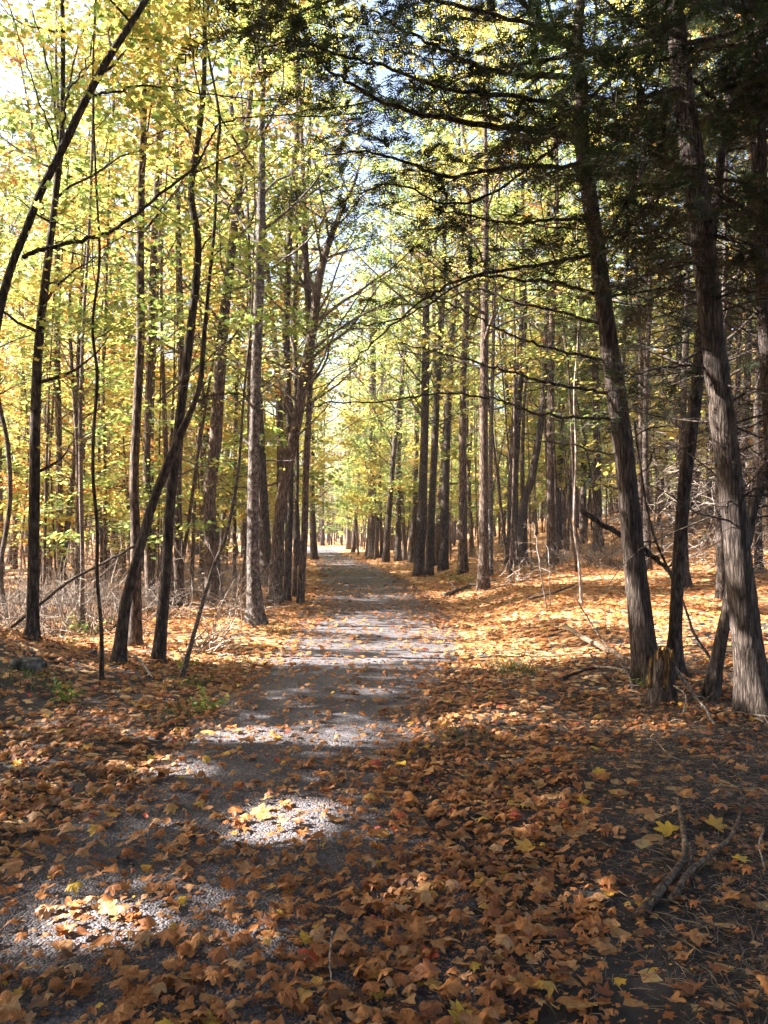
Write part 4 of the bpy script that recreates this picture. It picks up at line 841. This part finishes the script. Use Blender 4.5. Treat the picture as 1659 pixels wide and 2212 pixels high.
stick('fallen_branch', 'short white broken stick on the left verge', 'branch', [(290, 1438, .12), (310, 1452, .08), (330, 1470, .03)], .016, .01, 'dead_wood')
stick('fallen_branch', 'short dead stick lying along the left verge shade', 'branch', [(120, 1545, .03), (170, 1530, .04), (230, 1508, .02)], .006, .004, 'dead_wood')
stick('fallen_branch', 'dead branch lying across leaves below the pale banded maple', 'branch', [(960, 1290, .05), (1010, 1272, .05), (1070, 1260, .1)], .05, .03, 'dark_bark', twigs=4, tl=.6)
stick('fallen_branch', 'dark stick on the sunny bank near the right slope', 'branch', [(1150, 1305, .1), (1190, 1290, .08), (1240, 1275, .1)], .02, .015, 'dark_bark', twigs=2)
stick('fallen_branch', 'long pale stick lying toward the lower right from the stump', 'branch', [(1500, 1510, .04), (1525, 1545, .03), (1545, 1575, .02)], .015, .010, 'dead_wood')
stick('fallen_branch', 'thin twig standing near the bottom centre among leaves', 'twig', [(717, 2060, .07), (712, 2110, .035), (722, 2180, .02)], .0035, .003, 'dead_wood')
stick('fallen_branch', 'thin twig lying right of the middle litter', 'twig', [(1420, 1610, .02), (1450, 1640, .02), (1500, 1655, .015)], .005, .003, 'dead_wood')
stick('fallen_branch', 'thin curved twig on bare soil at the far right', 'twig', [(1650, 1800, .02), (1640, 1840, .03), (1652, 1890, .02)], .005, .003, 'dead_wood')
# forked roots: one thing with two prongs
def roots():
    def pts(L): 
        o_ = []
        for (px, py, h_) in L: q = ground(px, py); q[2] = float(GZ(q[0], q[1])) + h_; o_.append(q)
        return catmull(o_, 7)
    b = pts([(1380, 1985, .0)] * 2)[0]; t = thing('forked_branch', 'forked weathered branch lying on dark soil at the lower right', 'branch', b)
    for nm, L, r0, r1 in [('stem', [(1375, 1990, .01), (1420, 1950, .03), (1462, 1910, .045), (1480, 1865, .05), (1474, 1800, .05), (1464, 1752, .06)], .024, .009),
                          ('prong', [(1450, 1960, .02), (1490, 1915, .045), (1540, 1865, .045), (1580, 1820, .04), (1600, 1770, .04)], .016, .006),
                          ('prong', [(1380, 1805, .01), (1430, 1775, .02), (1490, 1760, .02), (1535, 1750, .02)], .008, .004), ('stub', [(1484, 1905, .02), (1492, 1880, .05), (1490, 1855, .08)], .008, .005)]:
        tb = Tubes(); P = pts(L); tb.add(P, np.linspace(r0, r1, len(P)), 9, .12); link(nm, tb.mesh(nm, M['log_bark'], b), t)
roots()
def stump():
    b = ground(1430, 1525); t = thing('tree_stump', 'rotten broken stump with orange wood in front of the conifer', 'stump', b); k = b[1] / F
    P = np.array([at(1430, 1535, b[1]), at(1429, 1500, b[1]), at(1430, 1460, b[1]), at(1434, 1425, b[1])]); P[0, 2] = b[2] - .08
    tb = Tubes(); TP = catmull(P, 5); tb.add(TP, np.linspace(31, 22, len(TP)) * k, 16, .12, .4 * np.exp(-(TP[:, 2] - TP[0, 2]) / .1)); link('stump_body', tb.mesh('stump_body', M['cedar_bark'], b), t)
    tb = Tubes()
    for q in range(15):
        a = q / 15 * 6.28; c = P[3] + np.array([math.cos(a), math.sin(a), 0]) * 17 * k; hh = rng.random() * .10 + .02; tb.add(np.array([c - [0, 0, .1], c + [0, 0, hh * .6], c + [rng.normal(0, .01), 0, hh]]), [.02, .016, .004], 5, .2)
    link('splinters', tb.mesh('splinters', M['rot_wood'], b), t)
    for px in (1408, 1442):
        tb = Tubes(); Q = np.array([at(px, 1420, b[1] - .115), at(px - 2, 1450, b[1] - .13), at(px - 5, 1485, b[1] - .14)]); tb.add(catmull(Q, 4), .022, 6, .3); link('bare_wood', tb.mesh('bare_wood', M['rot_wood'], b), t)
stump()
# thick dark rock-like mound and stones
def rock(label, px, py, r):
    b = ground(px, py); b[2] = float(GZ(b[0], b[1])); n1, n2 = 14, 9; V = []
    ph = rng.random(6) * 6
    for i in range(n2):
        v = math.pi * i / (n2 - 1)
        for j in range(n1):
            a = 2 * math.pi * j / n1; d = np.array([math.sin(v) * math.cos(a), math.sin(v) * math.sin(a), .62 * math.cos(v)]); s = 1 + .16 * math.sin(d[0] * 4 + ph[0]) + .14 * math.sin(d[1] * 5 + ph[1]) + .1 * math.sin(d[2] * 7 + ph[2]); V.append(d * r * s)
    i = np.arange(n1 * n2).reshape(n2, n1); Fq = np.stack([i[:-1], np.roll(i[:-1], -1, 1), np.roll(i[1:], -1, 1), i[1:]], -1).reshape(-1, 4)
    o = link('stone', mesh('stone', np.array(V), [Fq], M['stone'], smooth=True), None, b); tag(o, label, 'stone')
M['stone'] = bark_mat('mossy_stone', (.03, .035, .02), (.09, .085, .075), (.2, .19, .17), sc=(5, 5, 5), bump=.8)
rock('dark mossy stone half buried in the shaded left bank', 60, 1440, .16); rock('small stone beside the dark mossy one on the left', 190, 1415, .09); rock('rounded stone under dead brush at the left', 90, 1268, .28)

# ------------------------------------------------------------------ grass, needles, small plants
def blades(n, x, y, hmin, hmax, wd, material, flat=0.0):
    z = GZ(x, y); az = rng.random(n) * 6.28; h_ = hmin + (hmax - hmin) * rng.random(n); ln = rng.normal(0, .35, n) if not flat else np.full(n, 1.0)
    p0 = np.stack([x, y, z], 1); d = np.stack([np.cos(az), np.sin(az), np.zeros(n)], 1); s_ = np.stack([-np.sin(az), np.cos(az), np.zeros(n)], 1) * wd
    if flat:
        p0[:, 2] += rng.random(n) * .02 + .004; p1 = p0 + d * h_[:, None] * .5; p1[:, 2] += rng.normal(.006, .006, n); p2 = p0 + d * h_[:, None]; p2[:, 2] += rng.normal(0, .01, n).clip(-.004)
    else:
        p1 = p0 + d * (ln * h_ * .4)[:, None] + np.array([0, 0, 1]) * (h_ * .6)[:, None]; p2 = p0 + d * (ln * h_ * 1.1)[:, None] + np.array([0, 0, 1]) * h_[:, None]
    up = np.array([0, 0, wd])
    V = np.stack([p0 - s_, p0 + s_, p1 + s_ * .8 + up * (1 if flat else 0), p2, p1 - s_ * .8], 1); return V
def patch(px, py, rx, ry, n):
    c = ground(px, py); e = ground(px + rx, py); f = ground(px, py - ry); return c[0] + rng.normal(0, .5, n) * abs(e[0] - c[0]), c[1] + rng.normal(0, .5, n) * abs(f[1] - c[1])
gp = [patch(*a) for a in [(1090, 1415, 90, 26, 260), (1120, 1450, 50, 16, 260), (410, 1480, 60, 14, 240), (600, 1365, 40, 12, 200), (500, 1440, 60, 12, 120), (1080, 1455, 40, 14, 160), (380, 1545, 60, 26, 120), (60, 1470, 80, 30, 240), (170, 1385, 60, 12, 160), (980, 1262, 40, 10, 150), (740, 1192, 60, 5, 200), (1000, 1600, 80, 20, 60)]]
x = np.concatenate([a[0] for a in gp]); y = np.concatenate([a[1] for a in gp]); n = len(x)
V = blades(n, x, y, .03, .10, .002, None)
o = link('grass', mesh('grass', V.reshape(-1, 3), [np.arange(n * 5).reshape(-1, 5)], M['grass'], rng.random(n))); o['kind'] = 'stuff'; o['label'] = 'thin tufts of short green grass along the path verges'; o['category'] = 'grass'
n = 110000; y = 1.9 + 6.5 * rng.random(n) ** 1.1; x = (rng.random(n) * 2 - 1) * (.56 * y + .8)
k = rng.random(n) < np.clip(.10 + ss((x - .4 - .1 * y) / 1.0) * .9, 0, 1) * np.where(np.abs(x - pathc(y)) < pathw(y), .3, 1); x, y = x[k], y[k]; n = len(x)
V = blades(n, x, y, .03, .13, .0014, None, 1)
M['needle'] = leaf_mat('dry_needle', [(0, (.04, .028, .018)), (.5, (.10, .07, .042)), (1, (.30, .22, .14))], trans=0)
o = link('conifer_litter', mesh('conifer_litter', V.reshape(-1, 3), [np.arange(n * 5).reshape(-1, 5)], M['needle'], rng.random(n))); o['kind'] = 'stuff'; o['label'] = 'dry needles and fine twigs strewn over dark soil'; o['category'] = 'litter'
def plant(label, px, py, r, n, mt='green', leaf=.05, hh=.18):
    b = ground(px, py); b[2] = float(GZ(b[0], b[1])); t = thing('leafy_plant', label, 'plant', b); tb = Tubes(); E = []
    for k in range(n):
        P = grow(b, rng.random() * 6.28, .7 + .5 * rng.random(), hh * (.6 + .8 * rng.random()), 4, 0, .15, .15) - b; P[:, :2] *= r / hh; tb.add(P, .0018, 4); E += [P[-1], P[-2], P[-3]]
    link('stems', tb.mesh('stems', M['grass']), t); E = np.array(E); p_, n_, s_, z_, b_ = sprays(E, 4, .03, .01, leaf, .3); link('leaves', leaves_mesh('leaves', p_, n_, s_, z_, b_, M[mt], STAR), t)
plant('low green seedling in the shaded left verge', 450, 1548, .25, 12); plant('small light green plant beside the stump', 1405, 1490, .2, 9, 'lime', .05)
plant('tiny green plant at the foot of the leaning sapling', 400, 1450, .2, 9); plant('weedy green plant on the right verge near the banded maple', 1000, 1262, .5, 22, 'lime', .07, .35)
plant('green seedling at the left wood edge', 180, 1372, .4, 18, 'lime', .07, .3); plant('green leafy sprig on the dark left bank', 150, 1520, .22, 10, 'green', .05, .2)

# ------------------------------------------------------------------ the air: thin haze added for glare, far trunks fade to a pale glow
def haze():
    x0, x1, y0, y1, z0, z1 = -95, 95, -30, 160, -3, 32
    V = np.array([(x, y, z) for x in (x0, x1) for y in (y0, y1) for z in (z0, z1)]); Fq = np.array([(0, 1, 3, 2), (4, 6, 7, 5), (0, 4, 5, 1), (2, 3, 7, 6), (0, 2, 6, 4), (1, 5, 7, 3)])
    m = bpy.data.materials.new('haze'); m.use_nodes = True; n = m.node_tree; n.nodes.remove(n.nodes['Principled BSDF'])
    v = n.nodes.new('ShaderNodeVolumePrincipled'); v.inputs['Color'].default_value = (.95, .93, .98, 1); v.inputs['Density'].default_value = .0006; v.inputs['Anisotropy'].default_value = .1
    n.links.new(v.outputs[0], n.nodes['Material Output'].inputs['Volume'])
    o = link('haze', mesh('haze', V, [Fq], m)); o['kind'] = 'stuff'; o['label'] = 'thin pale haze added for glow in the air of the wood'; o['category'] = 'haze'
haze()
cy.volume_bounces = 0
